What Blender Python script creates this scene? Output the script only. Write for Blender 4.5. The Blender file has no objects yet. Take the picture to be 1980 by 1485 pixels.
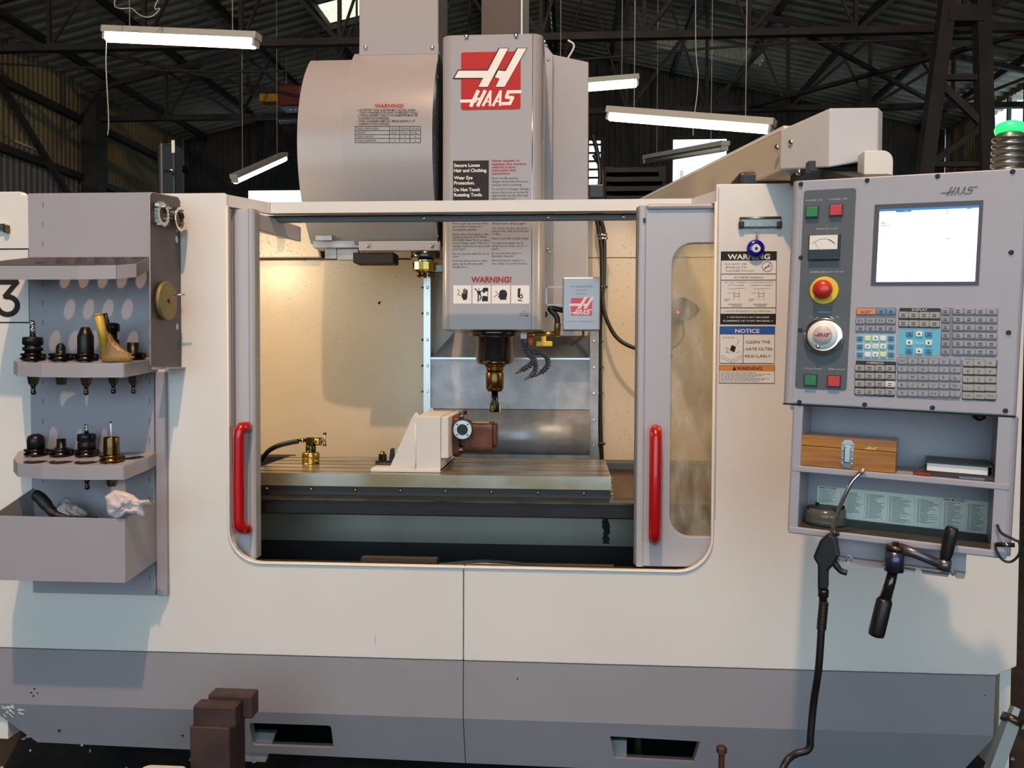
import bpy, bmesh, math, random
from mathutils import Vector, Matrix, noise
from mathutils.geometry import tessellate_polygon
random.seed(7)
sc = bpy.context.scene
COL = sc.collection

# ------------------------------------------------------------------ camera
F = 1640.0
CAM = Vector((0.0, -2.4, 1.30))
YAW, PITCH, ROLL = math.radians(3.84), math.radians(1.75), 0.004
fw = Vector((-math.sin(YAW)*math.cos(PITCH), math.cos(YAW)*math.cos(PITCH), -math.sin(PITCH)))
r0 = Vector((math.cos(YAW), math.sin(YAW), 0)); u0 = r0.cross(fw)
rt = r0*math.cos(ROLL) + u0*math.sin(ROLL); up = rt.cross(fw)
cd = bpy.data.cameras.new('camera'); cam = bpy.data.objects.new('camera', cd); COL.objects.link(cam)
cd.sensor_width = 36; cd.lens = 36*F/1980; cd.clip_start = 0.05; cd.clip_end = 200
m3 = Matrix((rt, up, -fw)).transposed().to_4x4(); m3.translation = CAM
cam.matrix_world = m3; sc.camera = cam

# ------------------------------------------------------------------ light
w = bpy.data.worlds.new('sky'); sc.world = w; w.use_nodes = True
w.node_tree.nodes['Background'].inputs[0].default_value = (0.64, 0.86, 1.0, 1)
w.node_tree.nodes['Background'].inputs[1].default_value = 2.7
kd = bpy.data.lights.new('high_bay_light', 'POINT'); kd.energy = 1120; kd.color = (1, 0.64, 0.40); kd.shadow_soft_size = 0.06
ko = bpy.data.objects.new('high_bay_light', kd); ko.location = (-0.35, -3.2, 6.6); COL.objects.link(ko)
def lamp(name, loc, e, color, size):
    d = bpy.data.lights.new(name, 'POINT'); d.energy = e; d.color = color; d.shadow_soft_size = size
    o = bpy.data.objects.new(name, d); o.location = loc; COL.objects.link(o); return o
lamp('machine_light', (-1.45, 0.32, 1.73), 15, (1, 0.78, 0.46), 0.09)
lamp('machine_light', (0.86, 0.32, 1.73), 15, (1, 0.79, 0.50), 0.16)
vs = sc.view_settings
vs.view_transform = 'Standard'; vs.look = 'None'; vs.exposure = 0.0; vs.gamma = 1; vs.use_curve_mapping = False

# ------------------------------------------------------------------ helpers
def ray(u, v): return fw + rt*((u-990)/F) + up*((742.5-v)/F)
def px(u, v, Y):
    d = ray(u, v); return CAM + d*((Y-CAM.y)/d.y)
def sp(Y): return (Y+2.4)/F
def lin(c): return tuple(((x/255)/12.92 if x/255 <= .04045 else ((x/255+.055)/1.055)**2.4) for x in c)
MATS = {}
def mat(name, rgb, rough=.5, metal=0.0, var=0.0, vscale=8.0, bump=0.0, bscale=60.0, rgb2=None, stretch=None, emit=0, alpha=None, coat=0, trans=0):
    if name in MATS: return MATS[name]
    m = bpy.data.materials.new(name); m.use_nodes = True; nt = m.node_tree; b = nt.nodes['Principled BSDF']
    c = lin(rgb); b.inputs['Base Color'].default_value = (*c, 1)
    b.inputs['Roughness'].default_value = rough; b.inputs['Metallic'].default_value = metal
    if coat: b.inputs['Coat Weight'].default_value = coat
    if trans: b.inputs['Transmission Weight'].default_value = trans
    if emit: b.inputs['Emission Color'].default_value = (*c, 1); b.inputs['Emission Strength'].default_value = emit
    if alpha is not None: b.inputs['Alpha'].default_value = alpha
    if var or bump or rgb2:
        tc = nt.nodes.new('ShaderNodeTexCoord'); mp = nt.nodes.new('ShaderNodeMapping'); nt.links.new(tc.outputs['Object'], mp.inputs[0])
        if stretch: mp.inputs['Scale'].default_value = stretch
    if var or rgb2:
        n = nt.nodes.new('ShaderNodeTexNoise'); n.inputs['Scale'].default_value = vscale; n.inputs['Detail'].default_value = 5
        nt.links.new(mp.outputs[0], n.inputs['Vector'])
        r = nt.nodes.new('ShaderNodeValToRGB'); r.color_ramp.elements[0].position = .35; r.color_ramp.elements[1].position = .68
        c2 = lin(rgb2) if rgb2 else tuple(x*(1-var) for x in c)
        r.color_ramp.elements[0].color = (*c2, 1); r.color_ramp.elements[1].color = (*c, 1)
        nt.links.new(n.outputs['Fac'], r.inputs[0]); nt.links.new(r.outputs[0], b.inputs['Base Color'])
    if bump:
        n2 = nt.nodes.new('ShaderNodeTexNoise'); n2.inputs['Scale'].default_value = bscale; n2.inputs['Detail'].default_value = 3
        nt.links.new(mp.outputs[0], n2.inputs['Vector'])
        bp = nt.nodes.new('ShaderNodeBump'); bp.inputs['Strength'].default_value = bump; bp.inputs['Distance'].default_value = .004
        nt.links.new(n2.outputs['Fac'], bp.inputs['Height']); nt.links.new(bp.outputs[0], b.inputs['Normal'])
    MATS[name] = m; return m
def glass_mat(name, tint, amount, rough=.08, dirt=0.0):
    m = bpy.data.materials.new(name); m.use_nodes = True; nt = m.node_tree; nt.nodes.clear()
    o = nt.nodes.new('ShaderNodeOutputMaterial'); t = nt.nodes.new('ShaderNodeBsdfTransparent'); t.inputs[0].default_value = (*lin(tint), 1)
    g = nt.nodes.new('ShaderNodeBsdfPrincipled'); g.inputs['Roughness'].default_value = rough; g.inputs['Base Color'].default_value = (*lin((215, 205, 185)), 1)
    mx = nt.nodes.new('ShaderNodeMixShader'); mx.inputs[0].default_value = amount
    if dirt:
        tc = nt.nodes.new('ShaderNodeTexCoord'); mp = nt.nodes.new('ShaderNodeMapping'); mp.inputs['Scale'].default_value = (14, 14, 5)
        n = nt.nodes.new('ShaderNodeTexNoise'); n.inputs['Scale'].default_value = 2; n.inputs['Detail'].default_value = 6
        nt.links.new(tc.outputs['Object'], mp.inputs[0]); nt.links.new(mp.outputs[0], n.inputs['Vector'])
        mr = nt.nodes.new('ShaderNodeMapRange'); mr.inputs[1].default_value = .35; mr.inputs[2].default_value = .75
        mr.inputs[3].default_value = amount*.4; mr.inputs[4].default_value = amount+dirt
        nt.links.new(n.outputs['Fac'], mr.inputs[0]); nt.links.new(mr.outputs[0], mx.inputs[0])
    nt.links.new(t.outputs[0], mx.inputs[1]); nt.links.new(g.outputs[0], mx.inputs[2]); nt.links.new(mx.outputs[0], o.inputs[0])
    MATS[name] = m; return m

def fxz(y0, M=None):      # front frame: (a, b, d) -> (a, y0 + d, b)
    return (lambda a, b, d: Vector((a, y0+d, b))) if M is None else (lambda a, b, d: M @ Vector((a, y0+d, b)))
def fxy(z0, M=None):      # plan frame
    return (lambda a, b, d: Vector((a, b, z0+d))) if M is None else (lambda a, b, d: M @ Vector((a, b, z0+d)))
def fyz(x0, M=None):      # side frame: (y, z, d) -> (x0 + d, y, z)
    return (lambda a, b, d: Vector((x0+d, a, b))) if M is None else (lambda a, b, d: M @ Vector((x0+d, a, b)))

class MB:
    def __init__(s, M=None): s.v = []; s.f = []; s.sm = []; s.M = M
    def add(s, vs_, fs, smooth=False):
        n = len(s.v); s.v += [(s.M @ Vector(p)) if s.M else Vector(p) for p in vs_]
        s.f += [tuple(i+n for i in f) for f in fs]; s.sm += [smooth]*len(fs); return s
    def box(s, x0, x1, y0, y1, z0, z1):
        return s.add([(x0,y0,z0),(x1,y0,z0),(x1,y1,z0),(x0,y1,z0),(x0,y0,z1),(x1,y0,z1),(x1,y1,z1),(x0,y1,z1)],
              [(0,3,2,1),(4,5,6,7),(0,1,5,4),(1,2,6,5),(2,3,7,6),(3,0,4,7)])
    def hexa(s, p):   # 8 points: bottom ring 4, top ring 4
        return s.add(p, [(0,3,2,1),(4,5,6,7),(0,1,5,4),(1,2,6,5),(2,3,7,6),(3,0,4,7)])
    def lathe(s, prof, o=(0,0,0), ax=(0,0,1), n=24, smooth=True):
        o = Vector(o); ax = Vector(ax).normalized(); e = ax.orthogonal().normalized(); g = ax.cross(e)
        vs_ = []
        for r, z in prof:
            for i in range(n):
                t = 2*math.pi*i/n; vs_.append(o + ax*z + (e*math.cos(t)+g*math.sin(t))*max(r, 1e-5))
        fs = [(j*n+i, j*n+(i+1) % n, (j+1)*n+(i+1) % n, (j+1)*n+i) for j in range(len(prof)-1) for i in range(n)]
        s.add(vs_, fs, smooth)
        k = len(prof)-1
        s.add(vs_[:n], [tuple(range(n))[::-1]]); s.add(vs_[k*n:], [tuple(range(n))]); return s
    def cyl(s, a, b, r, r2=None, n=14, smooth=True):
        a = Vector(a); b = Vector(b); d = b-a; return s.lathe([(r, 0), (r if r2 is None else r2, d.length)], a, d, n, smooth)
    def tube(s, pts, r, n=8, closed=False):
        pts = [Vector(p) for p in pts]; rs = r if isinstance(r, (list, tuple)) else [r]*len(pts); vs_ = []; pe = None
        for i, p in enumerate(pts):
            t = (pts[(i+1) % len(pts)]-pts[i-1]) if closed else (pts[min(i+1, len(pts)-1)]-pts[max(i-1, 0)])
            t.normalize()
            e = t.orthogonal().normalized() if pe is None else (pe-t*pe.dot(t)).normalized()
            pe = e; g = t.cross(e)
            vs_ += [p+(e*math.cos(2*math.pi*k/n)+g*math.sin(2*math.pi*k/n))*rs[i] for k in range(n)]
        L = len(pts); R = L if closed else L-1
        fs = [(j*n+k, j*n+(k+1) % n, ((j+1) % L)*n+(k+1) % n, ((j+1) % L)*n+k) for j in range(R) for k in range(n)]
        s.add(vs_, fs, True)
        if not closed: s.add(vs_[:n], [tuple(range(n))[::-1]]); s.add(vs_[-n:], [tuple(range(n))])
        return s
    def prism(s, poly, fr, d0, d1, holes=(), smooth=False):
        loops = [list(poly)]+[list(h) for h in holes]; off = 0; fs = []; P = []
        for lp in loops: P += lp
        N = len(P); vs_ = [fr(a, b, d0) for a, b in P]+[fr(a, b, d1) for a, b in P]
        for lp in loops:
            n = len(lp); fs += [(off+i, off+(i+1) % n, N+off+(i+1) % n, N+off+i) for i in range(n)]; off += n
        s.add(vs_, fs, smooth)
        if holes:
            tr = tessellate_polygon([[Vector((a, b, 0)) for a, b in lp] for lp in loops])
            s.add(vs_, [tuple(t) for t in tr]+[tuple(i+N for i in t[::-1]) for t in tr])
        else: s.add(vs_, [tuple(range(N)), tuple(range(2*N-1, N-1, -1))])
        return s
    def flat(s, poly, fr, d=0): return s.add([fr(a, b, d) for a, b in poly], [tuple(range(len(poly)))])
    def rect(s, a0, a1, b0, b1, fr, d=0): return s.flat([(a0,b0),(a1,b0),(a1,b1),(a0,b1)], fr, d)
    def frame2(s, a0, a1, b0, b1, t, fr, d=0):
        s.rect(a0,a1,b0,b0+t,fr,d); s.rect(a0,a1,b1-t,b1,fr,d); s.rect(a0,a0+t,b0+t,b1-t,fr,d); return s.rect(a1-t,a1,b0+t,b1-t,fr,d)
    def stroke(s, pts, wd, fr, d=0):
        s.k = getattr(s, 'k', 0)
        for (a, b), (c, e) in zip(pts[:-1], pts[1:]):
            s.k += 1; d -= .000004*(s.k % 9+1)
            L = math.hypot(c-a, e-b) or 1; nx, ny = -(e-b)/L*wd/2, (c-a)/L*wd/2; tx, ty = (c-a)/L*wd*.3, (e-b)/L*wd*.3
            s.flat([(a+nx-tx, b+ny-ty), (a-nx-tx, b-ny-ty), (c-nx+tx, e-ny+ty), (c+nx+tx, e+ny+ty)], fr, d)
        return s
    def disc(s, a, b, r, fr, d=0, n=20, r2=None):
        r2 = r2 or r; return s.flat([(a+r*math.cos(2*math.pi*i/n), b+r2*math.sin(2*math.pi*i/n)) for i in range(n)], fr, d)
    def ring(s, a, b, ro, ri, fr, d=0, n=24):
        p = [(math.cos(2*math.pi*i/n), math.sin(2*math.pi*i/n)) for i in range(n)]
        for i in range(n):
            (c0, s0), (c1, s1) = p[i], p[(i+1) % n]
            s.flat([(a+ro*c0,b+ro*s0),(a+ro*c1,b+ro*s1),(a+ri*c1,b+ri*s1),(a+ri*c0,b+ri*s0)], fr, d)
        return s
    def text(s, t, a, b, wd, h, fr, d=0, bold=0.0, shear=0.0, align='l'):
        cu = bpy.data.curves.new('t', 'FONT'); cu.body = t; cu.resolution_u = 3 if h > .008 else 1; cu.offset = bold; cu.shear = shear; cu.size = 1
        ob = bpy.data.objects.new('t', cu); me = bpy.data.meshes.new_from_object(ob)
        if me and me.vertices:
            X = [q.co.x for q in me.vertices]; x0, x1 = min(X), max(X); ky = h/.69
            kx = (wd/(x1-x0)) if wd else ky
            W = kx*(x1-x0); a0 = a-(W/2 if align == 'c' else 0)
            s.add([fr(a0+(q.co.x-x0)*kx, b+q.co.y*ky, d) for q in me.vertices], [tuple(p.vertices) for p in me.polygons])
            bpy.data.meshes.remove(me)
        bpy.data.objects.remove(ob); bpy.data.curves.remove(cu); return s

def rrect(a0, a1, b0, b1, r, n=5, corners=(1,1,1,1)):   # bl, br, tr, tl
    P = []
    for k, (cx, cy, st) in enumerate(((a0+r, b0+r, 180), (a1-r, b0+r, 270), (a1-r, b1-r, 0), (a0+r, b1-r, 90))):
        if corners[k]: P += [(cx+r*math.cos(math.radians(st+90*i/n)), cy+r*math.sin(math.radians(st+90*i/n))) for i in range(n+1)]
        else: P.append(((a0, a1, a1, a0)[k], (b0, b0, b1, b1)[k]))
    return P
def circ(a, b, r, n=20): return [(a+r*math.cos(2*math.pi*i/n), b+r*math.sin(2*math.pi*i/n)) for i in range(n)]
def bez(pts, n=8):        # Catmull-Rom through points
    pts = [Vector(p) for p in pts]; out = []
    for i in range(len(pts)-1):
        a, b, c, d = pts[max(i-1, 0)], pts[i], pts[i+1], pts[min(i+2, len(pts)-1)]
        for k in range(n):
            t = k/n; out.append(.5*((2*b)+(c-a)*t+(2*a-5*b+4*c-d)*t*t+(3*b-a-3*c+d)*t**3))
    return out+[pts[-1]]

WM = {}
def thing(name, label, cat, loc=(0,0,0), M=None, group=None):
    o = bpy.data.objects.new(name, None); COL.objects.link(o); o.empty_display_size = .05
    mw = M.copy() if M is not None else Matrix.Translation(Vector(loc)); o.matrix_world = mw; WM[o] = mw.inverted()
    o['label'] = label; o['category'] = cat
    if group: o['group'] = group
    return o
def mesh_of(name, mb, inv=None):
    me = bpy.data.meshes.new(name); vs_ = [(inv @ p) if inv else p for p in mb.v]
    me.from_pydata([tuple(p) for p in vs_], [], mb.f); me.polygons.foreach_set('use_smooth', mb.sm)
    bm = bmesh.new(); bm.from_mesh(me); bmesh.ops.remove_doubles(bm, verts=bm.verts, dist=1e-5)
    bmesh.ops.recalc_face_normals(bm, faces=bm.faces); bm.to_mesh(me); bm.free(); return me
def finish(o, m, bevel=0):
    o.data.materials.append(m if not isinstance(m, str) else MATS[m])
    if bevel:
        b = o.modifiers.new('bevel', 'BEVEL'); b.width = bevel; b.segments = 2; b.limit_method = 'ANGLE'; b.angle_limit = math.radians(40)
def part(name, mb, m, parent, bevel=0, label=None, kind=None):
    inv = WM[parent]; me = mesh_of(name, mb, inv); o = bpy.data.objects.new(name, me); COL.objects.link(o); o.parent = parent
    WM[o] = inv; finish(o, m, bevel)
    if label: o['label'] = label
    if kind: o['kind'] = kind
    return o
def solo(name, mb, m, label, cat, bevel=0, group=None, kind=None):     # a thing that is one mesh
    c = sum(mb.v, Vector())/len(mb.v); c.z = min(p.z for p in mb.v); inv = Matrix.Translation(-c)
    me = mesh_of(name, mb, inv); o = bpy.data.objects.new(name, me); COL.objects.link(o); o.location = c; WM[o] = inv; finish(o, m, bevel)
    if label: o['label'] = label; o['category'] = cat
    if group: o['group'] = group
    if kind: o['kind'] = kind
    return o
def struct(name, mb, m, bevel=0):
    o = solo(name, mb, m, None, None, bevel); o['kind'] = 'structure'; return o
def lathe_o(name, prof, o, m, parent, ax=(0,0,1), n=24, **k): return part(name, MB().lathe(prof, o, ax, n), m, parent, **k)

# ------------------------------------------------------------------ materials
mat('white_paint', (226, 223, 218), .42, var=.05, vscale=3, bump=.04, bscale=300)
mat('inner_white', (198, 187, 168), .27, var=.06, vscale=4)
mat('grey_paint', (152, 150, 156), .40, var=.06, vscale=4, bump=.05, bscale=400)
mat('dark_grey_paint', (84, 90, 96), .5, var=.05)
mat('door_silver', (176, 176, 184), .28, var=.03, vscale=2)
mat('head_grey', (158, 155, 158), .24, var=.03, vscale=2)
mat('red_paint', (176, 10, 22), .25, coat=.4)
mat('logo_red', (176, 6, 14), .65)
mat('print_red', (164, 24, 34), .65)
mat('print_black', (20, 20, 21), .7)
mat('print_white', (232, 230, 226), .5)
mat('print_grey', (110, 110, 116), .5)
mat('print_blue', (36, 90, 180), .5)
mat('print_orange', (222, 140, 54), .5)
mat('black_plastic', (24, 24, 26), .4)
mat('black_metal', (22, 21, 22), .16, 0, coat=1)
mat('holder_black', (30, 28, 28), .34, .4)
mat('matte_black', (22, 21, 21), .7, var=.4, vscale=10)
mat('steel', (190, 188, 184), .25, 1)
mat('chrome', (220, 220, 220), .1, 1)
mat('galvanised', (166, 168, 174), .36, .35, var=.12, vscale=14, rgb2=(140, 143, 150))
mat('table_metal', (202, 198, 190), .26, .8, vscale=4, rgb2=(160, 142, 106), stretch=(1, 3, 1))
mat('oily_steel', (110, 104, 92), .3, .8, vscale=6, rgb2=(60, 50, 36))
mat('brass', (190, 160, 84), .25, 1)
mat('holder_steel', (58, 52, 50), .22, 1)
mat('holder_bronze', (112, 86, 52), .24, 1)
mat('rust', (104, 60, 44), .55, .3, vscale=20, rgb2=(64, 40, 34), bump=.25, bscale=90)
mat('dark_rust', (78, 54, 50), .6, .2, vscale=14, rgb2=(52, 38, 36), bump=.2)
mat('cast_white', (214, 210, 206), .5, var=.05, bump=.1)
mat('rubber', (16, 16, 17), .45)
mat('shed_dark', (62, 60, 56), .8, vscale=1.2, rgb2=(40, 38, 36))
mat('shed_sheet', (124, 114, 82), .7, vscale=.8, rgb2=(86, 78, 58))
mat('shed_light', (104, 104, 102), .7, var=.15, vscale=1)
mat('roof_sheet', (176, 168, 148), .7, vscale=.7, rgb2=(120, 112, 98))
mat('girder', (52, 46, 44), .7, vscale=3, rgb2=(34, 30, 29))
mat('concrete', (60, 54, 50), .85, vscale=6, rgb2=(36, 32, 30), bump=.5, bscale=30)
mat('tube_glow', (236, 255, 250), .5, emit=9)
mat('lamp_white', (200, 200, 190), .5)
glass_mat('door_glass', (230, 226, 214), .26, .12, dirt=.2)
mat('dull_steel', (136, 136, 132), .34, .9)
mat('apron_steel', (150, 150, 138), .34, .5, var=.12, vscale=6)

# ------------------------------------------------------------------ the hall
BW, LW, RW = 14.1, -7.7, 7.0          # back, left and right wall
RX, RZ, EZ = -0.35, 7.29, 5.6           # ridge and eaves
YF = -11.0
def corr(mb, fr, a0, a1, b0, b1, pitch, amp):
    n = max(1, int(round((a1-a0)/pitch))); P = []
    for i in range(n):
        x = a0+(a1-a0)*i/n; p = (a1-a0)/n
        P += [(x, amp), (x+.3*p, amp), (x+.5*p, -amp), (x+.8*p, -amp)]
    P.append((a1, amp))
    vs_ = [fr(a, b0, d) for a, d in P]+[fr(a, b1, d) for a, d in P]; k = len(P)
    mb.add(vs_, [(i, i+1, k+i+1, k+i) for i in range(k-1)])
def patches(mb, fr, xs, zs, skip, pitch, amp):
    for i in range(len(xs)-1):
        for j in range(len(zs)-1):
            if (i, j) not in skip: corr(mb, fr, xs[i], xs[i+1], zs[j], zs[j+1], pitch, amp)
struct('floor', MB().box(LW-.3, RW+.3, YF-3, BW+.3, -.1, 0), 'concrete')
# back wall with its bright openings
A0, A1 = px(1300, 300, BW).x, px(1405, 300, BW).x; za0, za1 = px(1350, 335, BW).z, px(1350, 273, BW).z
B0, B1 = px(480, 380, BW).x, px(615, 380, BW).x; zb0, zb1 = px(540, 420, BW).z, px(540, 368, BW).z
C0, C1 = px(1138, 300, BW).x, px(1162, 300, BW).x; zc0, zc1 = px(1150, 375, BW).z, px(1150, 272, BW).z
mb = MB(); fr = fxz(BW)
patches(mb, fr, [LW, B0, B1, C0, C1, A0, A1, RW], [0, zb0, zb1, za0, zc1, EZ+2.0], {(1, 1), (3, 1), (3, 2), (3, 3), (5, 3), (5, 2)}, .11, .012)
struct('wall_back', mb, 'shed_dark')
mb = MB()
for (x0, x1, z0, z1) in ((A0, A1, zb1, zc1), (B0, B1, zb0, zb1), (C0, C1, zb0, zc1)): mb.frame2(x0-.05, x1+.05, z0-.05, z1+.05, .06, fxz(BW-.03))
struct('trim_1', mb, 'girder')
mb = MB()
for i in range(9):
    z = zb0+(zc1-zb0)*(i+.5)/9; mb.box(C0, C1, BW-.02, BW, z-.02, z+.02)
struct('window_1', mb, 'girder')
# left wall: upper dark sheet, lighter band below
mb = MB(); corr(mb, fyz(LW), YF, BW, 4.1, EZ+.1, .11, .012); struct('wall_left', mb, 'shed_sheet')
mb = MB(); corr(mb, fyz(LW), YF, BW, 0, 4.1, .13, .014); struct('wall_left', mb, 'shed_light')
mb = MB()
for z in (4.1, 5.0, 3.1): mb.box(LW+.02, LW+.12, YF, BW, z-.05, z+.05)
struct('trim_2', mb, 'girder')
# right wall with a window strip
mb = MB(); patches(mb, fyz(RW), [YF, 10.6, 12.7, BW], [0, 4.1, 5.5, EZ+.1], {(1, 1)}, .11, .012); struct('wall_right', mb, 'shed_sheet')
mb = MB()
for y in (10.6, 11.2, 11.8, 12.4, 12.7): mb.box(RW-.03, RW+.03, y-.02, y+.02, 4.1, 5.5)
mb.box(RW-.03, RW+.03, 10.6, 12.7, 4.8, 4.84); struct('window_2', mb, 'girder')
# roof with skylight strips
sl = (RZ-EZ)/(RX-LW)
def roof_fr(side):
    if side < 0: return lambda a, b, d: Vector((b, a, EZ+(b-LW)*sl+d))
    return lambda a, b, d: Vector((b, a, EZ+(RW-b)*sl+d))
mb = MB()
patches(mb, roof_fr(-1), [YF, 10.1, 10.8, BW+.3], [LW-.3, -3.75, -2.75, RX], {(1, 1)}, .22, .018)
patches(mb, roof_fr(1), [YF, 12.3, 12.9, BW+.3], [RX, 1.55, 3.3, RW+.3], {(1, 1)}, .22, .018)
struct('ceiling', mb, 'roof_sheet')
glass_mat('skylight', (250, 232, 180), .22, .9, dirt=.5)
mb = MB(); f1, f2 = roof_fr(-1), roof_fr(1)
mb.add([f1(10.1,-3.75,0), f1(10.8,-3.75,0), f1(10.8,-2.75,0), f1(10.1,-2.75,0)], [(0,1,2,3)])
mb.add([f2(12.3,1.55,0), f2(12.9,1.55,0), f2(12.9,3.3,0), f2(12.3,3.3,0)], [(0,1,2,3)])
struct('window_3', mb, 'skylight')
def roofz(x): return (EZ+(x-LW)*sl if x < RX else EZ+(RW-x)*sl)-.02
mb = MB()
for i in range(7):
    x = LW+.5+i*1.15; z = EZ+(x-LW)*sl-.07; mb.box(x-.03, x+.03, YF, BW, z-.06, z+.04)
    x = RW-.5-i*1.15; z = EZ+(RW-x)*sl-.07; mb.box(x-.03, x+.03, YF, BW, z-.06, z+.04)
struct('trim_3', mb, 'girder')

def bar(mb, a, b, w_):
    mb.cyl(a, b, w_/2*1.15, n=4, smooth=False)
def truss(Y, label):
    t = thing('roof_truss', label, 'roof truss', (RX, Y, 5.0), group='trusses under the shed roof')
    zb = 5.03
    def zt(x): return (EZ+(x-LW)*sl if x < RX else EZ+(RW-x)*sl)-.16
    part('bottom_chord', MB().box(LW+.1, RW-.1, Y-.05, Y+.05, zb-.04, zb+.04), 'girder', t)
    for a, b in ((LW+.1, RX), (RW-.1, RX)):
        mb = MB(); bar(mb, (a, Y, zt(a)), (b, Y, zt(b)), .085); part('top_chord', mb, 'girder', t)
    n = 12; xs = [LW+.2+(RW-LW-.4)*i/n for i in range(n+1)]
    for i in range(1, n):
        x = xs[i]; mb = MB(); bar(mb, (x, Y, zb), (x, Y, zt(x)), .055); part('web_post', mb, 'girder', t)
        q = xs[i-1] if x <= RX else xs[i+1]
        mb = MB(); bar(mb, (x, Y, zb), (q, Y, zt(q)), .055); part('web_diagonal', mb, 'girder', t)
        h = (x+(xs[i+1] if x <= RX else xs[i-1]))/2
        mb = MB(); bar(mb, (x, Y, zb), (h, Y, zt(h)), .035); part('web_diagonal', mb, 'girder', t)
truss(10.6, 'farther dark steel roof truss with diagonal webs above the machine')
truss(7.6, 'nearer dark steel roof truss high under the shed roof')
# cross bracing between the trusses
k = 0
for x0, x1 in ((-6, -3), (2.6, 5.4), (5.4, 2.6)):
    mb = MB(); bar(mb, (x0, 7.6, 5.05), (x1, 10.6, 5.05), .06)
    solo('brace_rod', mb, 'girder', ('thin steel brace rod between the trusses above the left wall', 'steel brace rod crossing between trusses, running towards the right wall', 'steel brace rod crossing between trusses, running towards the ridge')[k], 'brace', group='brace rods'); k += 1
# wall columns
for (x, y, wd, lab) in ((LW+.2, 10.6, .26, 'dark steel column standing against the left corrugated wall'), (RW-.2, 10.6, .26, 'dark steel column standing at the right wall window')):
    t = thing('steel_column', lab, 'column', (x, y, 0), group='wall columns')
    part('post', MB().box(x-wd/2, x+wd/2, y-wd/2, y+wd/2, 0, 5.4), 'girder', t)
    part('base_plate', MB().box(x-wd*.8, x+wd*.8, y-wd*.8, y+wd*.8, 0, .03), 'girder', t)
    sgn = 1 if x > 0 else -1
    mb = MB(); bar(mb, (x, y, 3.2), (x, y-2.6, 5.2), .09); part('knee_brace', mb, 'girder', t)
# lattice column
YL = 6.6
def lp(u, v, Y=YL): return px(u, v, Y)
t = thing('lattice_column', 'tall tapered lattice column of two dark posts behind the control pendant', 'column', (lp(1850, 300).x, YL, 0))
for u1, v1, u2, v2 in ((1838, -40, 1762, 520), (1896, -40, 1912, 520)):
    a, b = lp(u1, v1), lp(u2, v2); b2 = b+(b-a)*(b.z/(a.z-b.z)); mb = MB(); bar(mb, a, b2, .17); part('post', mb, 'girder', t)
for u1, v1, u2, v2, wd in ((1815, 150, 1902, 150, .07), (1822, 165, 1900, 240, .08), (1900, 245, 1800, 315, .08), (1828, 30, 1898, 30, .2), (1800, 318, 1905, 318, .06)):
    mb = MB(); bar(mb, lp(u1, v1), lp(u2, v2), wd); part('crossbar', mb, 'girder', t)

# fluorescent fixtures
def fluo(a, b, label, lit=True, tr=.019, ntube=1):
    a, b = Vector(a), Vector(b); c = (a+b)/2; d = (b-a).normalized(); s_ = Vector((0,0,1)).cross(d).normalized(); n_ = d.cross(s_)
    t = thing('fluorescent_lamp', label, 'ceiling lamp', c+Vector((0,0,.02)), group='fluorescent lamps hanging in the shed')
    L = (b-a).length
    def bx(o, l0, l1, w0, h0, h1): 
        P = []
        for h in (h0, h1):
            for (l, w_) in ((l0,-w0),(l1,-w0),(l1,w0),(l0,w0)): P.append(o+d*l+s_*w_+n_*h)
        return P
    part('housing', MB().hexa(bx(a, -.03, L+.03, .05, .035, .085)), 'lamp_white', t)
    for k in range(ntube):
        o = s_*((k-(ntube-1)/2)*.05); part('tube', MB().cyl(a+o, b+o, tr, n=12), 'tube_glow' if lit else 'lamp_white', t)
    for q in (-.02, L): part('lamp_holder', MB().hexa(bx(a, q, q+.02, .04, -.02, .04)), 'lamp_white', t)
    for f in (.15, .85):
        p = a+d*(L*f)+n_*.08; part('hanging_wire', MB().cyl(p, Vector((p.x, p.y, roofz(p.x))), .004, n=4), 'lamp_white', t)
    return t
fluo(px(208, 73, 4.3), px(492, 86, 4.1), 'bright fluorescent lamp glowing at the upper left corner', tr=.034)
fluo(px(455, 350, 7.6), px(550, 307, 9.2), 'tilted fluorescent lamp hanging left of the tool changer drum', tr=.036)
fluo(px(1060, 176, 6.0), px(1229, 162, 6.2), 'fluorescent lamp half hidden by the spindle column', tr=.036)
fluo(px(1180, 228, 4.6), px(1487, 253, 4.0), 'long fluorescent lamp glowing above the pendant boom', tr=.024)
fluo(px(1250, 313, 9.0), px(1400, 288, 7.0), 'unlit fluorescent fixture in front of the bright opening', lit=False, tr=.03)
fluo(px(543, 236, 11.5), px(620, 229, 11.5), 'small unlit fluorescent fixture far away beside the drum', lit=False, tr=.03)
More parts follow.
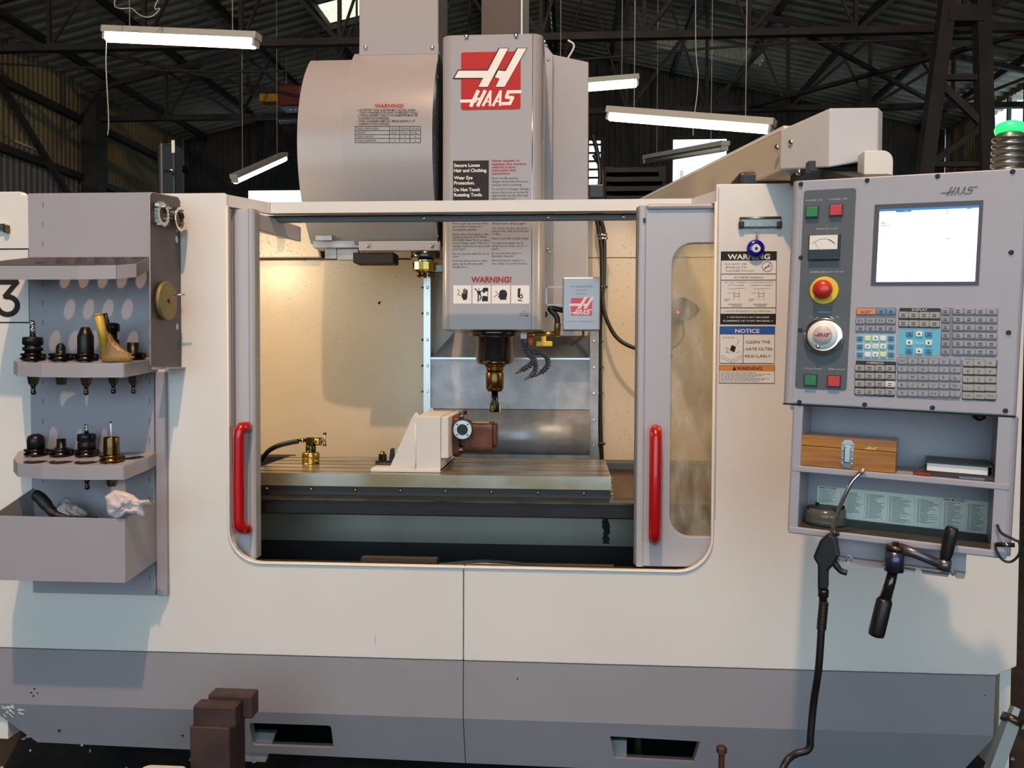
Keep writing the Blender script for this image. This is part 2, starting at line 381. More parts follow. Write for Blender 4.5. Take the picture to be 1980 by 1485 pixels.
# wires
def wire(pts, r, label, m='lamp_white'):
    solo('hanging_wire', MB().tube(bez(pts, 8), r, 5), m, label, 'wire', group='wires hanging from the roof')
wire([Vector((px(238, 0, 4).x, 6.4, roofz(px(238, 0, 4).x))), px(240, -30, 4), px(258, 18, 4), px(285, 33, 4), px(308, 18, 4), px(325, -30, 4), Vector((px(326, 0, 4).x, 6.4, roofz(px(326, 0, 4).x)))], .004, 'pale wire loop drooping at the top edge above the left lamp')
wire([px(206, 76, 4.3), px(205, 130, 4.3), px(210, 230, 4.3), px(208, 262, 4.3)], .004, 'pull cord hanging from the upper left lamp')
wire([Vector((LW+.02, 8.2, px(-20, 255, 8).z)), px(-20, 255, 8.6), px(60, 285, 9.3), px(128, 312, 10.4)], .015, 'drooping pale cable running to the left column')
wire([Vector((px(1345, 30, 5).x, 5, roofz(1))), px(1345, 30, 5), px(1350, 150, 5), px(1342, 230, 5), px(1340, 262, 5)], .004, 'thin cord hanging in front of the long lamp')
wire([px(1092, 122, .9), px(1110, 90, .9), px(1098, 78, .9)], .004, 'thin wire curl above the spindle column')
mb = MB().tube(bez([px(-30, 122, 7), px(300, 136, 7), px(640, 136, 7), px(1100, 116, 7), px(1500, 85, 7), px(2010, 72, 7)], 6), .014, 5)
solo('pipe_run', mb, 'girder', 'long thin pipe crossing the whole shed under the roof', 'pipe')
# hoist
t = thing('chain_hoist', 'red and yellow chain hoist hanging left of the tool changer drum', 'hoist', px(560, 215, 10.2))
part('hoist_body', MB().box(*[c for c in (px(545, 200, 10.2).x, px(590, 200, 10.2).x)], 10.0, 10.4, px(560, 212, 10.2).z, px(560, 172, 10.2).z), mat('hoist_red', (112, 44, 34), .5), t, bevel=.03)
part('trolley', MB().box(px(505, 190, 10.2).x, px(548, 190, 10.2).x, 10.1, 10.3, px(520, 200, 10.2).z, px(520, 184, 10.2).z), mat('hoist_yellow', (190, 140, 40), .5), t, bevel=.02)
part('runway', MB().box(px(470, 160, 10.2).x, px(700, 160, 10.2).x, 10.15, 10.25, px(520, 182, 10.2).z, px(520, 174, 10.2).z), 'girder', t)
mb = MB()
for q in (480, 690):
    p = px(q, 174, 10.2); part('hanger_rod', MB().cyl(p, (p.x, p.y, roofz(p.x)), .02, n=6), 'girder', t)
for i in range(3): mb.cyl(px(562+9*i, 212, 10.2), px(562+9*i, 172, 10.2), .02, n=6)
part('chain', mb, 'steel', t)
# dark cabinet behind the rack
Yc = 2.2
t = thing('tall_cabinet', 'tall black cabinet with pale label behind the tool rack', 'cabinet', (px(320, 330, Yc).x, Yc, 0))
x0, x1 = px(303, 330, Yc).x, px(338, 330, Yc).x; zt = px(320, 277, Yc).z
part('body', MB().box(x0, x1, Yc, Yc+.1, 0, zt), 'black_plastic', t, bevel=.01)
part('label_plate', MB().box(px(330, 0, Yc).x, px(336, 0, Yc).x, Yc-.004, Yc, px(0, 300, Yc).z, px(0, 276, Yc).z), 'print_white', t)
part('trim_strip', MB().box(px(309, 0, Yc).x, px(312, 0, Yc).x, Yc-.006, Yc, 0.1, px(0, 282, Yc).z), 'print_grey', t)
part('handle', MB().tube([(px(318, 330, Yc).x, Yc-.01, px(318, 330, Yc).z), (px(336, 330, Yc).x, Yc-.02, px(336, 330, Yc).z), (px(337, 336, Yc).x, Yc-.01, px(337, 338, Yc).z)], .006), 'chrome', t)
# scrap heap and dark stock far behind the rail
t = thing('stock_rack', 'dark rack of stacked bar stock far behind the rail', 'rack', (px(1240, 380, 7).x, 7, 0))
for i in range(4):
    z = px(1240, 385-18*i, 7).z; part('shelf_bar', MB().box(px(1175, 0, 7).x, px(1300-8*i, 0, 7).x, 6.9, 7.4, z-.03, z+.02), 'girder', t)
for u_ in (1180, 1285): part('upright', MB().box(px(u_, 0, 7).x-.04, px(u_, 0, 7).x+.04, 7.1, 7.2, 0, px(1240, 318, 7).z), 'girder', t)

# ------------------------------------------------------------------ the machine enclosure
X = lambda u, Y=0.0, v=742: px(u, v, Y).x
Z = lambda v, Y=0.0, u=990: px(u, v, Y).z
XL, XR = -1.72, X(1975, 0, 900)
ZT = 1.775
zS = Z(1099)              # sill
zB = Z(1280)              # white to grey boundary
zFo = Z(1393)             # fold of the base
zBo = Z(1497)             # bottom of the base
xO0, xO1 = X(441, 0, 800), X(1380, 0, 800)     # door opening
xSeam = X(896, 0, 1200)
mach = thing('milling_machine', 'white and grey CNC milling machine enclosure with open sliding doors', 'machine', (-.2, .6, 0))
rO = .095
def arc(cx, cz, r, a0, a1, n=7): return [(cx+r*math.cos(math.radians(a0+(a1-a0)*i/n)), cz+r*math.sin(math.radians(a0+(a1-a0)*i/n))) for i in range(n+1)]
PT = .03
ls = X(40, 0, 370)
left = [(XL, zB), (xSeam-.0012, zB), (xSeam-.0012, zS)]+arc(xO0+rO, zS+rO, rO, 270, 180)+[(xO0, ZT-.012), (xO0-.006, ZT-.002), (ls, ZT-.002), (ls, Z(361)), (XL, Z(361))]
xr2 = X(1926, 0, 1302)
right = [(xSeam+.0012, zB), (xr2, zB), (XR, Z(1262)), (XR, ZT+.01), (xO1, ZT+.01)]+arc(xO1-rO, zS+rO, rO, 0, -90)+[(xSeam+.0012, zS)]
for p in (left, right): part('front_panel', MB().prism(p, fxz(0), 0, PT), 'white_paint', mach, bevel=.003)
# opening rim
mb = MB()
rim = [(xO0, ZT-.04)]+arc(xO0+rO, zS+rO, rO, 180, 270)+arc(xO1-rO, zS+rO, rO, -90, 0)+[(xO1, ZT-.04)]
mb.tube([(a, -.001, b) for a, b in rim], .0045, 6); part('opening_rim', mb, 'white_paint', mach)
# base
def shear(mb, k, z0):
    for p in mb.v: p.y += (z0-p.z)*k
    return mb
xr3 = X(1922, 0, 1390); xr4 = X(1872, 0, 1485); xl4 = X(52, 0, 1455)
for a0, a1 in ((XL, xSeam-.0012), (xSeam+.0012, xr2)):
    part('base_panel', MB().prism([(a0, zFo), (a1 if a1 < .5 else xr3, zFo), (a1, zB-.002), (a0, zB-.002)], fxz(.002), 0, .03), 'grey_paint', mach)
cut1 = rrect(X(478, 0, 1430), X(637, 0, 1430), Z(1457, 0, 560), Z(1405, 0, 560), .008, 3)
cut2 = [(X(1190, 0, 1484), Z(1483, 0, 1270)), (X(1346, 0, 1484), Z(1486, 0, 1270)), (X(1356, 0, 1440), Z(1437, 0, 1270)), (X(1180, 0, 1435), Z(1432, 0, 1270))]
kS = .35
part('base_panel', shear(MB().prism([(xl4, zBo+.02), (xSeam-.0012, zBo), (xSeam-.0012, zFo), (XL, zFo), (XL, zFo-.03)], fxz(.002), 0, .03, [cut1]), kS, zFo), 'grey_paint', mach)
part('base_panel', shear(MB().prism([(xSeam+.0012, zBo), (xr4-.02, zBo-.012), (xr3, zFo-.01), (xr3, zFo), (xSeam+.0012, zFo)], fxz(.002), 0, .03, [cut2]), kS, zFo), 'grey_paint', mach)
# pockets behind the cutouts, pale guide plates inside
for c in (cut1, cut2):
    a0 = min(p[0] for p in c)-.02; a1 = max(p[0] for p in c)+.02; b0 = min(p[1] for p in c)-.02; b1 = max(p[1] for p in c)+.02
    mb = MB(); mb.box(a0, a1, .3, .32, b0, b1); mb.box(a0-.01, a0, .06, .32, b0, b1); mb.box(a1, a1+.01, .06, .32, b0, b1); mb.box(a0, a1, .06, .32, b1, b1+.01); mb.box(a0, a1, .08, .32, b0-.01, b0)
    part('lift_pocket', mb, 'matte_black', mach)
a = px(510, 1430, .1); mb = MB(); mb.hexa([(a.x-.06, .06, a.z-.05), (a.x+.02, .06, a.z-.05), (a.x+.02, .08, a.z-.05), (a.x-.06, .08, a.z-.05), (a.x-.06, .06, a.z+.04), (a.x+.05, .06, a.z+.04), (a.x+.05, .08, a.z+.04), (a.x-.06, .08, a.z+.04)])
part('pocket_plate', mb, 'galvanised', mach)
a = px(1195, 1445, .08); part('pocket_plate', MB().box(a.x-.03, a.x+.024, .06, .075, a.z-.02, a.z+.03), 'galvanised', mach)
part('levelling_bolt', MB().lathe([(.014, 0), (.014, .02), (.022, .02), (.022, .04), (.012, .04), (.012, .09)], px(1233, 1478, .13), n=8), 'oily_steel', mach)
# chips and scuffs with a shape of their own
mb = MB()
for (u, v, r) in ((66, 1332, 4), (60, 1340, 3), (72, 1341, 3), (64, 1346, 3), (101, 1421, 6), (343, 1432, 4), (1000, 1313, 3), (1905, 1345, 2)):
    p = px(u, v, 0); mb.flat([(p.x+r*.0012*math.cos(t*1.05)*random.uniform(.5, 1.2), p.z+r*.0012*math.sin(t*1.05)*random.uniform(.5, 1.2)) for t in range(6)], fxz(0.0012+max(0, (zFo-p.z))*kS))
part('paint_chips', mb, 'print_black', mach, kind='stuff')
mb = MB()
for i in range(26):
    u, v = random.uniform(0, 36), random.uniform(1364, 1386); p = px(u, v, 0); L = random.uniform(.004, .016)
    a = -.5+random.uniform(-.4, .4); y = fxz(.0012+max(0, zFo-p.z)*kS)
    mb.stroke([(p.x, p.z), (p.x+L*math.cos(a), p.z-L*math.sin(a)*-1)], .0022, y)
part('paint_scuff', mb, 'print_white', mach, kind='stuff')
part('scratch', MB().stroke([(px(725, 1228, 0).x, px(725, 1228, 0).z), (px(725, 1246, 0).x, px(725, 1246, 0).z)], .0012, fxz(-.0005)), 'print_grey', mach)
# top rail, track and outer walls
z0r, z1r = Z(409, .13), Z(387, .13)
part('top_rail', MB().prism([(xO0-.004, .002), (xO0-.004, .03), (X(522, .13, 390), .17), (X(1334, .13, 390), .17), (xO1+.004, .03), (xO1+.004, .002), (X(1334, .13, 390)+.004, .128), (X(522, .13, 390)-.004, .128)], fxy(z0r), 0, z1r-z0r), 'white_paint', mach)
part('rail_seam', MB().box(X(522, .13, 390)-.001, X(522, .13, 390)+.001, .1265, .128, z0r, z1r), 'print_grey', mach)
part('door_track', MB().box(X(505, .2, 410), X(1350, .2, 410), .172, .20, z0r-.018, z0r-.004), 'dark_grey_paint', mach)
part('track_gap_shade', MB().box(X(505, .2, 410), X(1350, .2, 410), .17, .18, z0r-.005, z0r-.0005), 'matte_black', mach)  # shade in the gap between rail and track, drawn as a black strip
for u in (1205, 1060, 820): part('track_screw', MB().lathe([(.006, 0), (.005, .004), (.001, .005)], (X(u, .17, 410), .172, z0r-.012), (0,-1,0), 10), 'chrome', mach)
ib = 1.08
for a0, a1 in ((XL, XL+.03), (XR-.03, XR)): part('side_wall', MB().box(a0, a1, PT, 1.95, .14, ZT-.02), 'white_paint', mach)
part('rear_panel', MB().box(XL+.03, XR-.03, 1.92, 1.95, .14, 1.8), 'white_paint', mach)
for a0, a1 in ((XL+.15, XL+.17), (1.02, 1.04)): part('inner_side_wall', MB().box(a0, a1, .17, ib, .3, 1.745), 'inner_white', mach)
zL = Z(500, ib)
part('inner_back_wall', MB().box(XL+.17, 1.02, ib, ib+.02, .35, zL), 'inner_white', mach)
up1 = [(XL+.17, zL+.004), (X(623, ib, 480), zL+.004), (X(600, ib, 430), Z(405, ib)), (XL+.17, Z(405, ib))]
part('upper_back_wall', MB().prism(up1, fxz(ib-.03), 0, .03), 'inner_white', mach, bevel=.004)
part('upper_back_wall', MB().box(X(640, ib, 480), 1.02, ib, ib+.02, zL+.004, Z(404, ib)), 'inner_white', mach)
part('wall_seam', MB().box(XL+.17, X(840, ib, 500), ib-.004, ib, zL-.004, zL+.004), 'dark_rust', mach)
part('wall_bracket', MB().box(X(532, 1.0, 450), X(545, 1.0, 450), 1.0, ib, Z(455, 1.0), Z(426, 1.0)), 'galvanised', mach)
mb = MB()
for i in range(170):
    u, v = random.uniform(505, 815), 505+abs(random.gauss(0, 90))
    if v > 870: continue
    p = px(u, v, ib); a = random.uniform(0, 3); L = random.uniform(.001, .005); mb.stroke([(p.x, p.z), (p.x+L*math.cos(a), p.z+L*math.sin(a))], .0012, fxz(ib-.0008))
for i in range(50):
    p = px(random.uniform(1160, 1232), random.uniform(440, 880), ib); a = random.uniform(0, 3); L = random.uniform(.002, .01); mb.stroke([(p.x, p.z), (p.x+L*math.cos(a), p.z+L*math.sin(a))], .0012, fxz(ib-.0008))
for i in range(60):
    p = px(random.uniform(500, 590), random.uniform(425, 498), ib-.03); a = random.uniform(0, 3); L = random.uniform(.002, .007); mb.stroke([(p.x, p.z), (p.x+L*math.cos(a), p.z+L*math.sin(a))], .0014, fxz(ib-.0308))
p = px(733, 586, ib); mb.disc(p.x, p.z, .006, fxz(ib-.0008), n=6); mb.disc(p.x+.004, p.z+.004, .004, fxz(ib-.0008), n=5)
part('chip_specks', mb, 'print_black', mach, kind='stuff')
# work lamps in the corners
for o, d in (((-1.45, .32, 1.73), 1), ((.86, .32, 1.73), -1)):
    part('work_lamp', MB().lathe([(.02, .07), (.04, .05), (.052, .03)], o, (0, 0, 1), 16), 'black_plastic', mach)
# doors
Yd = .038
zd1 = z0r-.002
ld = [(X(250), zS+.004), (X(488, Yd, 800), zS+.004), (X(488, Yd, 800), zd1), (X(250), zd1)]
door = part('door', MB().prism(ld, fxz(Yd), 0, .03), 'door_silver', mach, bevel=.004)
part('edge_post', MB().prism(rrect(X(480, Yd, 800), X(499, Yd+.02, 800), Yd-.006, Yd+.05, .012, 4), fxy(zS+.004), 0, zd1-zS-.004), 'door_silver', door)
mb = MB(); mb.hexa([(X(497, .08), .05, zd1-.055), (X(560, .2), .30, zd1-.06), (X(560, .2), .32, zd1-.06), (X(497, .08)-.03, .07, zd1-.055), (X(497, .08), .05, zd1-.005), (X(560, .2), .30, zd1-.01), (X(560, .2), .32, zd1-.01), (X(497, .08)-.03, .07, zd1-.005)])
part('door_hanger', mb, 'door_silver', door, bevel=.006)
part('channel_strip', MB().box(X(452, Yd, 800), X(456, Yd, 800), Yd-.003, Yd, zS+.08, zd1), 'print_grey', door)
mb = MB()
hp = [(479, 826, Yd), (474, 826, Yd-.03), (468, 827, Yd-.045), (463, 833, Yd-.05), (462, 845, Yd-.05), (461, 925, Yd-.05), (461, 1005, Yd-.05), (462, 1016, Yd-.05), (467, 1022, Yd-.045), (474, 1023, Yd-.03), (479, 1023, Yd)]
mb.tube([px(*q) for q in hp], .0165, 12); part('handle', mb, 'red_paint', door, label='red tubular door handle')
# right door with window
xw0 = X(1232, Yd, 800); xw1 = X(1600); wl, wr = X(1297, Yd, 800), X(1480, Yd, 800); wz0, wz1 = Z(1038, Yd, 1330), Z(470, Yd, 1330)
win = rrect(wl, wr, wz0, wz1, .06, 6)
door2 = part('door', MB().prism([(xw0+.012, zS+.004), (xw1, zS+.004), (xw1, zd1), (xw0+.012, zd1)], fxz(Yd), 0, .024, [win]), 'door_silver', mach, bevel=.003)
part('edge_post', MB().prism(rrect(xw0, X(1247, Yd, 800), Yd-.004, Yd+.05, .007, 4), fxy(zS+.004), 0, zd1-zS-.004), 'door_silver', door2)
part('window_pane', MB().prism(rrect(wl-.004, wr+.004, wz0-.004, wz1+.004, .06, 6), fxz(Yd+.013), 0, .004), 'door_glass', door2)
part('top_fold', MB().box(X(1250, Yd, 400), xO1+.05, Yd-.010, Yd+.02, zd1-.012, zd1+.004), 'door_silver', door2, bevel=.008)
hp = [(1268, 832, Yd), (1268, 832, Yd-.03), (1268, 836, Yd-.045), (1268, 845, Yd-.05), (1267, 938, Yd-.05), (1266, 1030, Yd-.05), (1266, 1040, Yd-.045), (1266, 1043, Yd-.03), (1266, 1043, Yd)]
part('handle', MB().tube([px(*q) for q in hp], .0172, 12), 'red_paint', door2, label='red tubular door handle')
part('latch', MB().box(X(1243, Yd, 428), X(1248, Yd, 428), Yd-.008, Yd, Z(432, Yd), Z(424, Yd)), 'black_plastic', door2)
part('gasket', MB().box(xw0-.004, xw0, Yd+.02, Yd+.05, zS+.004, zd1), 'print_grey', door2)

# ------------------------------------------------------------------ column and way covers inside
Yk = .98
part('column_plate', MB().box(X(833, Yk), X(1143, Yk), Yk, Yk+.02, Z(791, Yk), Z(693, Yk)), 'galvanised', mach)
a, b, c, d = px(833, 693, Yk), px(1143, 693, Yk), px(1095, 640, ib-.01), px(880, 640, ib-.01)
part('sloped_cover', MB().hexa([a, b, b+Vector((0, .05, 0)), a+Vector((0, .05, 0)), d, c, c+Vector((0, .05, 0)), d+Vector((0, .05, 0))]), 'galvanised', mach)
part('cover_lip', MB().box(X(833, Yk), X(1143, Yk), Yk-.006, Yk, Z(695, Yk), Z(691.5, Yk)), 'steel', mach)
prof = [(Yk, Z(791, Yk))]
zc, R_ = Z(838, Yk-.05), Z(791, Yk)-Z(838, Yk-.05)
for i in range(11):
    t = math.radians(90-i*16); prof.append((Yk-.01-.09*math.cos(t)**.8 if math.cos(t) > 0 else Yk-.01, zc+R_*.98*math.sin(t)))
prof = [(Yk-.012, Z(792, Yk)), (Yk-.03, Z(800, Yk)), (Yk-.055, Z(812, Yk)), (Yk-.072, Z(826, Yk)), (Yk-.08, Z(842, Yk)), (Yk-.076, Z(856, Yk)), (Yk-.06, Z(868, Yk)), (Yk-.05, Z(876, Yk)), (Yk+.02, Z(876, Yk)), (Yk+.02, Z(792, Yk))]
mb = MB(); mb.prism(prof, fyz(X(836, Yk)), 0, X(1141, Yk)-X(836, Yk), smooth=True); part('curved_cover', mb, 'galvanised', mach)
part('lower_cover', MB().box(X(845, .9), X(1142, .9), Yk-.05, Yk+.02, Z(905, .9), Z(877, .9)), 'galvanised', mach)
for u0_, u1_, vt in ((820, 833, 505), (1140, 1157, 640)):
    part('guide_strip', MB().box(X(u0_, Yk), X(u1_, Yk), Yk-.012, Yk+.08, Z(895, Yk), Z(vt, Yk)), 'steel' if u0_ < 1000 else 'galvanised', mach)
    um = (u0_+u1_)/2
    for v in ((556, 606, 657, 707, 757) if u0_ < 1000 else (610, 659, 710, 760, 811, 861)):
        part('screw', MB().lathe([(.0065, 0), (.006, .003), (.003, .003), (.002, .001)], px(um, v, Yk-.012), (0,-1,0), 10), 'chrome', mach)
        part('screw', MB().lathe([(.005, 0), (.004, .008), (.001, .009)], px(u0_-3 if u0_ < 1000 else u1_+4, v, ib), (0,-1,0), 8), 'oily_steel', mach)
# pan and front ledge of the tub
part('tub_floor', MB().box(XL+.17, 1.02, .05, ib, .34, .36), 'matte_black', mach)
part('tub_front', MB().box(xO0-.1, xO1+.1, PT+.045, .10, .36, zS-.012), 'matte_black', mach)
Yg = .42
part('apron_sheet', MB().box(-1.5, .9, Yg, Yg+.02, Z(1053, Yg), Z(996, Yg)), 'apron_steel', mach)
part('lower_way_cover', MB().box(-1.5, .9, Yg-.03, Yg-.005, .36, Z(1052, Yg)), 'matte_black', mach)
# oil streaks running down the apron
mb = MB(); P = []
for i in range(16):
    v = 1002+i*3.3; P.append((px(1166+random.uniform(-3, 3), v, Yg-.003).x, px(1170, v, Yg-.003).z))
for i in range(15, -1, -1):
    v = 1002+i*3.3; P.append((px(1177+random.uniform(-4, 4), v, Yg-.003).x, px(1170, v, Yg-.003).z))
mb.prism(P, fxz(Yg-.004), 0, .003); part('oil_streak', mb, 'matte_black', mach)
# brush strip and bent sheet in the sill
for u0_, u1_ in ((698, 845), (945, 1190)): part('brush_strip', MB().box(X(u0_, .09), X(u1_, .09), .085, .115, zS-.02, Z(1082 if u0_ < 900 else 1090, .1)), mat('brush_brown', (70, 60, 50), .9, bump=1, bscale=200), mach)
P = [px(u, v-6, .06) for u, v in ((800, 1106), (850, 1098), (900, 1093), (938, 1091), (985, 1094), (1030, 1099), (1075, 1106))]
mb = MB()
for a, b in zip(P[:-1], P[1:]): mb.hexa([a+Vector((0,-.02,-.004)), b+Vector((0,-.02,-.004)), b+Vector((0,.02,-.004)), a+Vector((0,.02,-.004)), a+Vector((0,-.02,0)), b+Vector((0,-.02,0)), b+Vector((0,.02,0)), a+Vector((0,.02,0))])
part('bent_sheet', mb, 'steel', mach); part('clip_block', MB().box(X(929, .07), X(950, .07), .055, .07, Z(1099, .07), Z(1087, .07)), 'steel', mach)

# warning labels on the right panel
def label_frame(u0_, u1_, v0, v1, Y): return X(u0_, Y, (v0+v1)/2), X(u1_, Y, (v0+v1)/2), Z(v1, Y, (u0_+u1_)/2), Z(v0, Y, (u0_+u1_)/2)
fd = fxz(-.0012); s = sp(0)
a0, a1, b0, b1 = label_frame(1393, 1501, 486, 627, 0); W = a1-a0; H = b1-b0
lab = part('warning_label', MB().box(a0, a1, -.0008, -.0001, b0, b1), 'print_white', mach, label='white and black WARNING spindle label')
y = lambda f: b1-H*f
mb = MB(); mb.rect(a0, a1, y(.125), y(0), fd); mb.rect(a0, a1, y(1), y(.855), fd); mb.frame2(a0, a1, b0, b1, .0015, fd)
for f in (.31, .395, .775): mb.rect(a0, a1, y(f)-.0009, y(f)+.0009, fd)
for i, t in enumerate(('DO NOT USE', 'SPINDLE TO', 'TIGHTEN TOOLS!!')): mb.text(t, a0+W*.08, y(.185+.047*i), W*(.38, .38, .52)[i], .0048, fd, -.0003)
mb.text('40 TAPER SPINDLE', a0+W*.5, y(.37), W*.52, .0048, fd, -.0003, align='c')
mb.text('USE ONLY CORRECT PULLSTUDS & TOOLING', a0+W*.5, y(.432), W*.88, .0032, fd, -.0003, align='c')
mb.text('CT TOOLING', a0+W*.28, y(.474), W*.28, .0036, fd, -.0003, align='c'); mb.text('DIN/ISO TOOLING', a0+W*.73, y(.474), W*.38, .0036, fd, -.0003, align='c')
mb.text('!! AVOID EXCESSIVE TOOL LENGTHS !!', a0+W*.5, y(.83), W*.86, .0042, fd, -.0003, align='c')
cx, cz = a0+W*.83, y(.21); mb.ring(cx, cz, .0145, .0133, fd, -.0002); mb.stroke([(cx-.010, cz-.010), (cx+.010, cz+.010)], .0012, fd, -.0002); mb.stroke([(cx-.007, cz-.004), (cx+.003, cz+.001), (cx+.008, cz+.001)], .0018, fd, -.0002)
for q in (.29, .73):
    x = a0+W*q
    for dx in (-.006, .006): mb.stroke([(x+dx, y(.53)), (x+dx*1.3, y(.67))], .0006, fd)
    mb.frame2(x-.008, x+.008, y(.62), y(.575), .0007, fd); mb.stroke([(x-.022, y(.515)), (x+.024, y(.505))], .0006, fd); mb.stroke([(x-.026, y(.57)), (x-.008, y(.57))], .0006, fd)
    mb.rect(x-.022, x+.016, y(.728), y(.722), fd); mb.rect(x-.014, x+.014, y(.752), y(.746), fd); mb.rect(x-.034, x-.018, y(.655), y(.65), fd); mb.rect(x-.034, x-.022, y(.68), y(.675), fd)
part('black_print', mb, 'print_black', lab)
mb = MB(); mb.text('WARNING', a0+W*.5, y(.108), W*.76, .0135, fd, -.0004, bold=.03, align='c')
mb.text('!! CAUTION DO NOT MACHINE', a0+W*.5, y(.915), W*.75, .0045, fd, -.0004, bold=.012, align='c'); mb.text('FLAMMABLE OR TOXIC MATERIAL !!', a0+W*.5, y(.965), W*.89, .0045, fd, -.0004, bold=.012, align='c')
part('white_print', mb, 'print_white', lab)
a0, a1, b0, b1 = label_frame(1391, 1498, 631, 703, 0); W = a1-a0; H = b1-b0
lab = part('notice_label', MB().box(a0, a1, -.0008, -.0001, b0, b1), 'print_white', mach, label='white and blue NOTICE gate filter label')
part('blue_band', MB().rect(a0, a1, y(.21), y(0), fd), 'print_blue', lab)
mb = MB(); mb.frame2(a0, a1, b0, b1, .0014, fd); xm = a0+W*.43; mb.rect(xm-.0008, xm+.0008, b0, y(.21), fd); mb.rect(a0, a1, y(.215), y(.205), fd)
for i, t in enumerate(('CLEAN THE', 'GATE FILTER', 'REGULARLY.')): mb.text(t, xm+W*.035, y(.455+.19*i), W*(.45, .50, .48)[i], .0078, fd, -.0003)
mb.text('GATE FILTER', a0+W*.05, y(.32), W*.22, .003, fd, -.0003)
mb.flat([(a0+W*.22, y(.5)), (a0+W*.30, y(.55)), (a0+W*.27, y(.70)), (a0+W*.19, y(.64))], fd, -.0003)
for P in ([(.05,.78),(.22,.92),(.40,.78)], [(.05,.78),(.05,.85),(.22,1-.02),(.40,.85),(.40,.78)], [(.12,.6),(.16,.66),(.12,.7),(.2,.72)], [(.3,.5),(.35,.42),(.33,.33)], [(.1,.56),(.18,.6),(.19,.64)], [(.3,.72),(.38,.66)]): mb.stroke([(a0+W*p, y(q)) for p, q in P], .0007, fd)
part('black_print', mb, 'print_black', lab)
part('white_print', MB().text('NOTICE', a0+W*.5, y(.175), W*.44, .0105, fd, -.0005, bold=.02, align='c'), 'print_white', lab)
a0, a1, b0, b1 = label_frame(1390, 1498, 706, 741, 0); W = a1-a0; H = b1-b0
lab = part('caution_label', MB().box(a0, a1, -.0008, -.0001, b0, b1), 'print_white', mach, label='small orange topped WARNING label')
part('orange_band', MB().rect(a0, a1, y(.33), y(0), fd), 'print_orange', lab)
mb = MB(); mb.frame2(a0, a1, b0, b1, .0012, fd); mb.text('WARNING', a0+W*.54, y(.26), W*.46, .0085, fd, -.0004, bold=.02, align='c')
mb.flat([(a0+W*.24, y(.28)), (a0+W*.31, y(.28)), (a0+W*.275, y(.05))], fd, -.0004)
part('black_print', mb, 'print_black', lab)
mb = MB()
for i in range(7):
    x = a0+W*.03; 
    while x < a0+W*(.62+.36*((i*37) % 10)/10):
        L = random.uniform(.004, .012); mb.rect(x, min(x+L, a1-.003), y(.42+.078*i)-.0007, y(.42+.078*i)+.0007, fd); x += L+.002
part('fine_print', mb, 'print_grey', lab)
# number painted on the left panel
mb = MB(); p0, p1 = px(57, 480, 0), px(57, 625, 0); xa = X(-60, 0, 550)
mb.frame2(xa, p0.x, p1.z, p0.z, .004, fxz(-.0006))
part('number_frame', mb, 'print_black', mach)
mb = MB()
Q3 = [(-14, 545.5), (33, 545.5), (10, 573)]+[(15+19*math.cos(math.radians(t)), 591+17*math.sin(math.radians(t))) for t in range(-95, 160, 12)]
mb.stroke([(px(u, v, 0).x, px(u, v, 0).z) for u, v in Q3], 10.5*sp(0), fxz(-.0006)); part('number_print', mb, 'print_black', mach)
# panel seams, dark block above the right panel
part('panel_seam', MB().box(X(1385, 0, 600)+.002, X(1385, 0, 600)+.0035, -.0006, 0, zS+.15, ZT), 'print_grey', mach)
part('cable_gland', MB().box(X(1428, .05, 350), X(1536, .05, 350), .04, .2, ZT+.008, Z(337, .05)), 'black_plastic', mach, bevel=.012)
part('hinge_stop', MB().box(X(1526, 0, 755), X(1534, 0, 755), -.02, 0, Z(765), Z(742)), 'black_plastic', mach)

# ------------------------------------------------------------------ the HAAS mark, drawn in crop units of the head photograph
def wordmark(mb, fr, a, b, wd, d=0, th=1.0):      # a, b lower left; wd full width
    k = wd/472.0; q = lambda x, y: (a+(x-213)*k, b+(683-y)*k)
    def st(pts, w_): mb.stroke([q(*p) for p in pts], w_*k*th, fr, d)
    st([(213, 643), (330, 643)], 24); st([(347, 568), (292, 680)], 28); st([(402, 568), (347, 680)], 26); st([(330, 628), (372, 628)], 18)
    st([(388, 680), (446, 572)], 20); st([(446, 570), (442, 680)], 18); st([(415, 650), (442, 650)], 12)
    st([(468, 680), (526, 572)], 20); st([(526, 570), (522, 680)], 18); st([(495, 650), (522, 650)], 12)
    st([(685, 577), (586, 577), (572, 618), (622, 622), (600, 668), (542, 668)], 25)
def logo(parent, Mfn, sc_, fr, d, red, white, outline=None):
    # Mfn maps crop coordinates to the plane
    q = lambda P: [Mfn(x, y) for x, y in P]
    (x0, y1), (x1, y0) = Mfn(213, 254), Mfn(687, 706)
    part('logo_field', MB().flat(rrect(x0, x1, y0, y1, abs(x1-x0)*.035, 4), fr, d), red, parent)
    H1 = [(515, 222), (588, 222), (425, 528), (352, 528), (386, 462), (152, 462), (190, 395), (424, 395)]
    H2 = [(660, 222), (734, 222), (560, 528), (488, 528), (520, 464), (478, 450), (508, 392), (552, 398), (566, 398)]
    if outline:
        mb = MB()
        for H_ in (H1, H2):
            P = q(H_); mb.stroke(P+[P[0]], abs(x1-x0)*.02, fr, d*1.2)
        part('logo_outline', mb, outline, parent)
    mb = MB()
    for H_ in (H1, H2): mb.flat(q(H_), fr, d*1.4)
    a, b = Mfn(213, 683); wordmark(mb, fr, a, b, x1-x0, d*1.4); part('logo_mark', mb, white, parent)

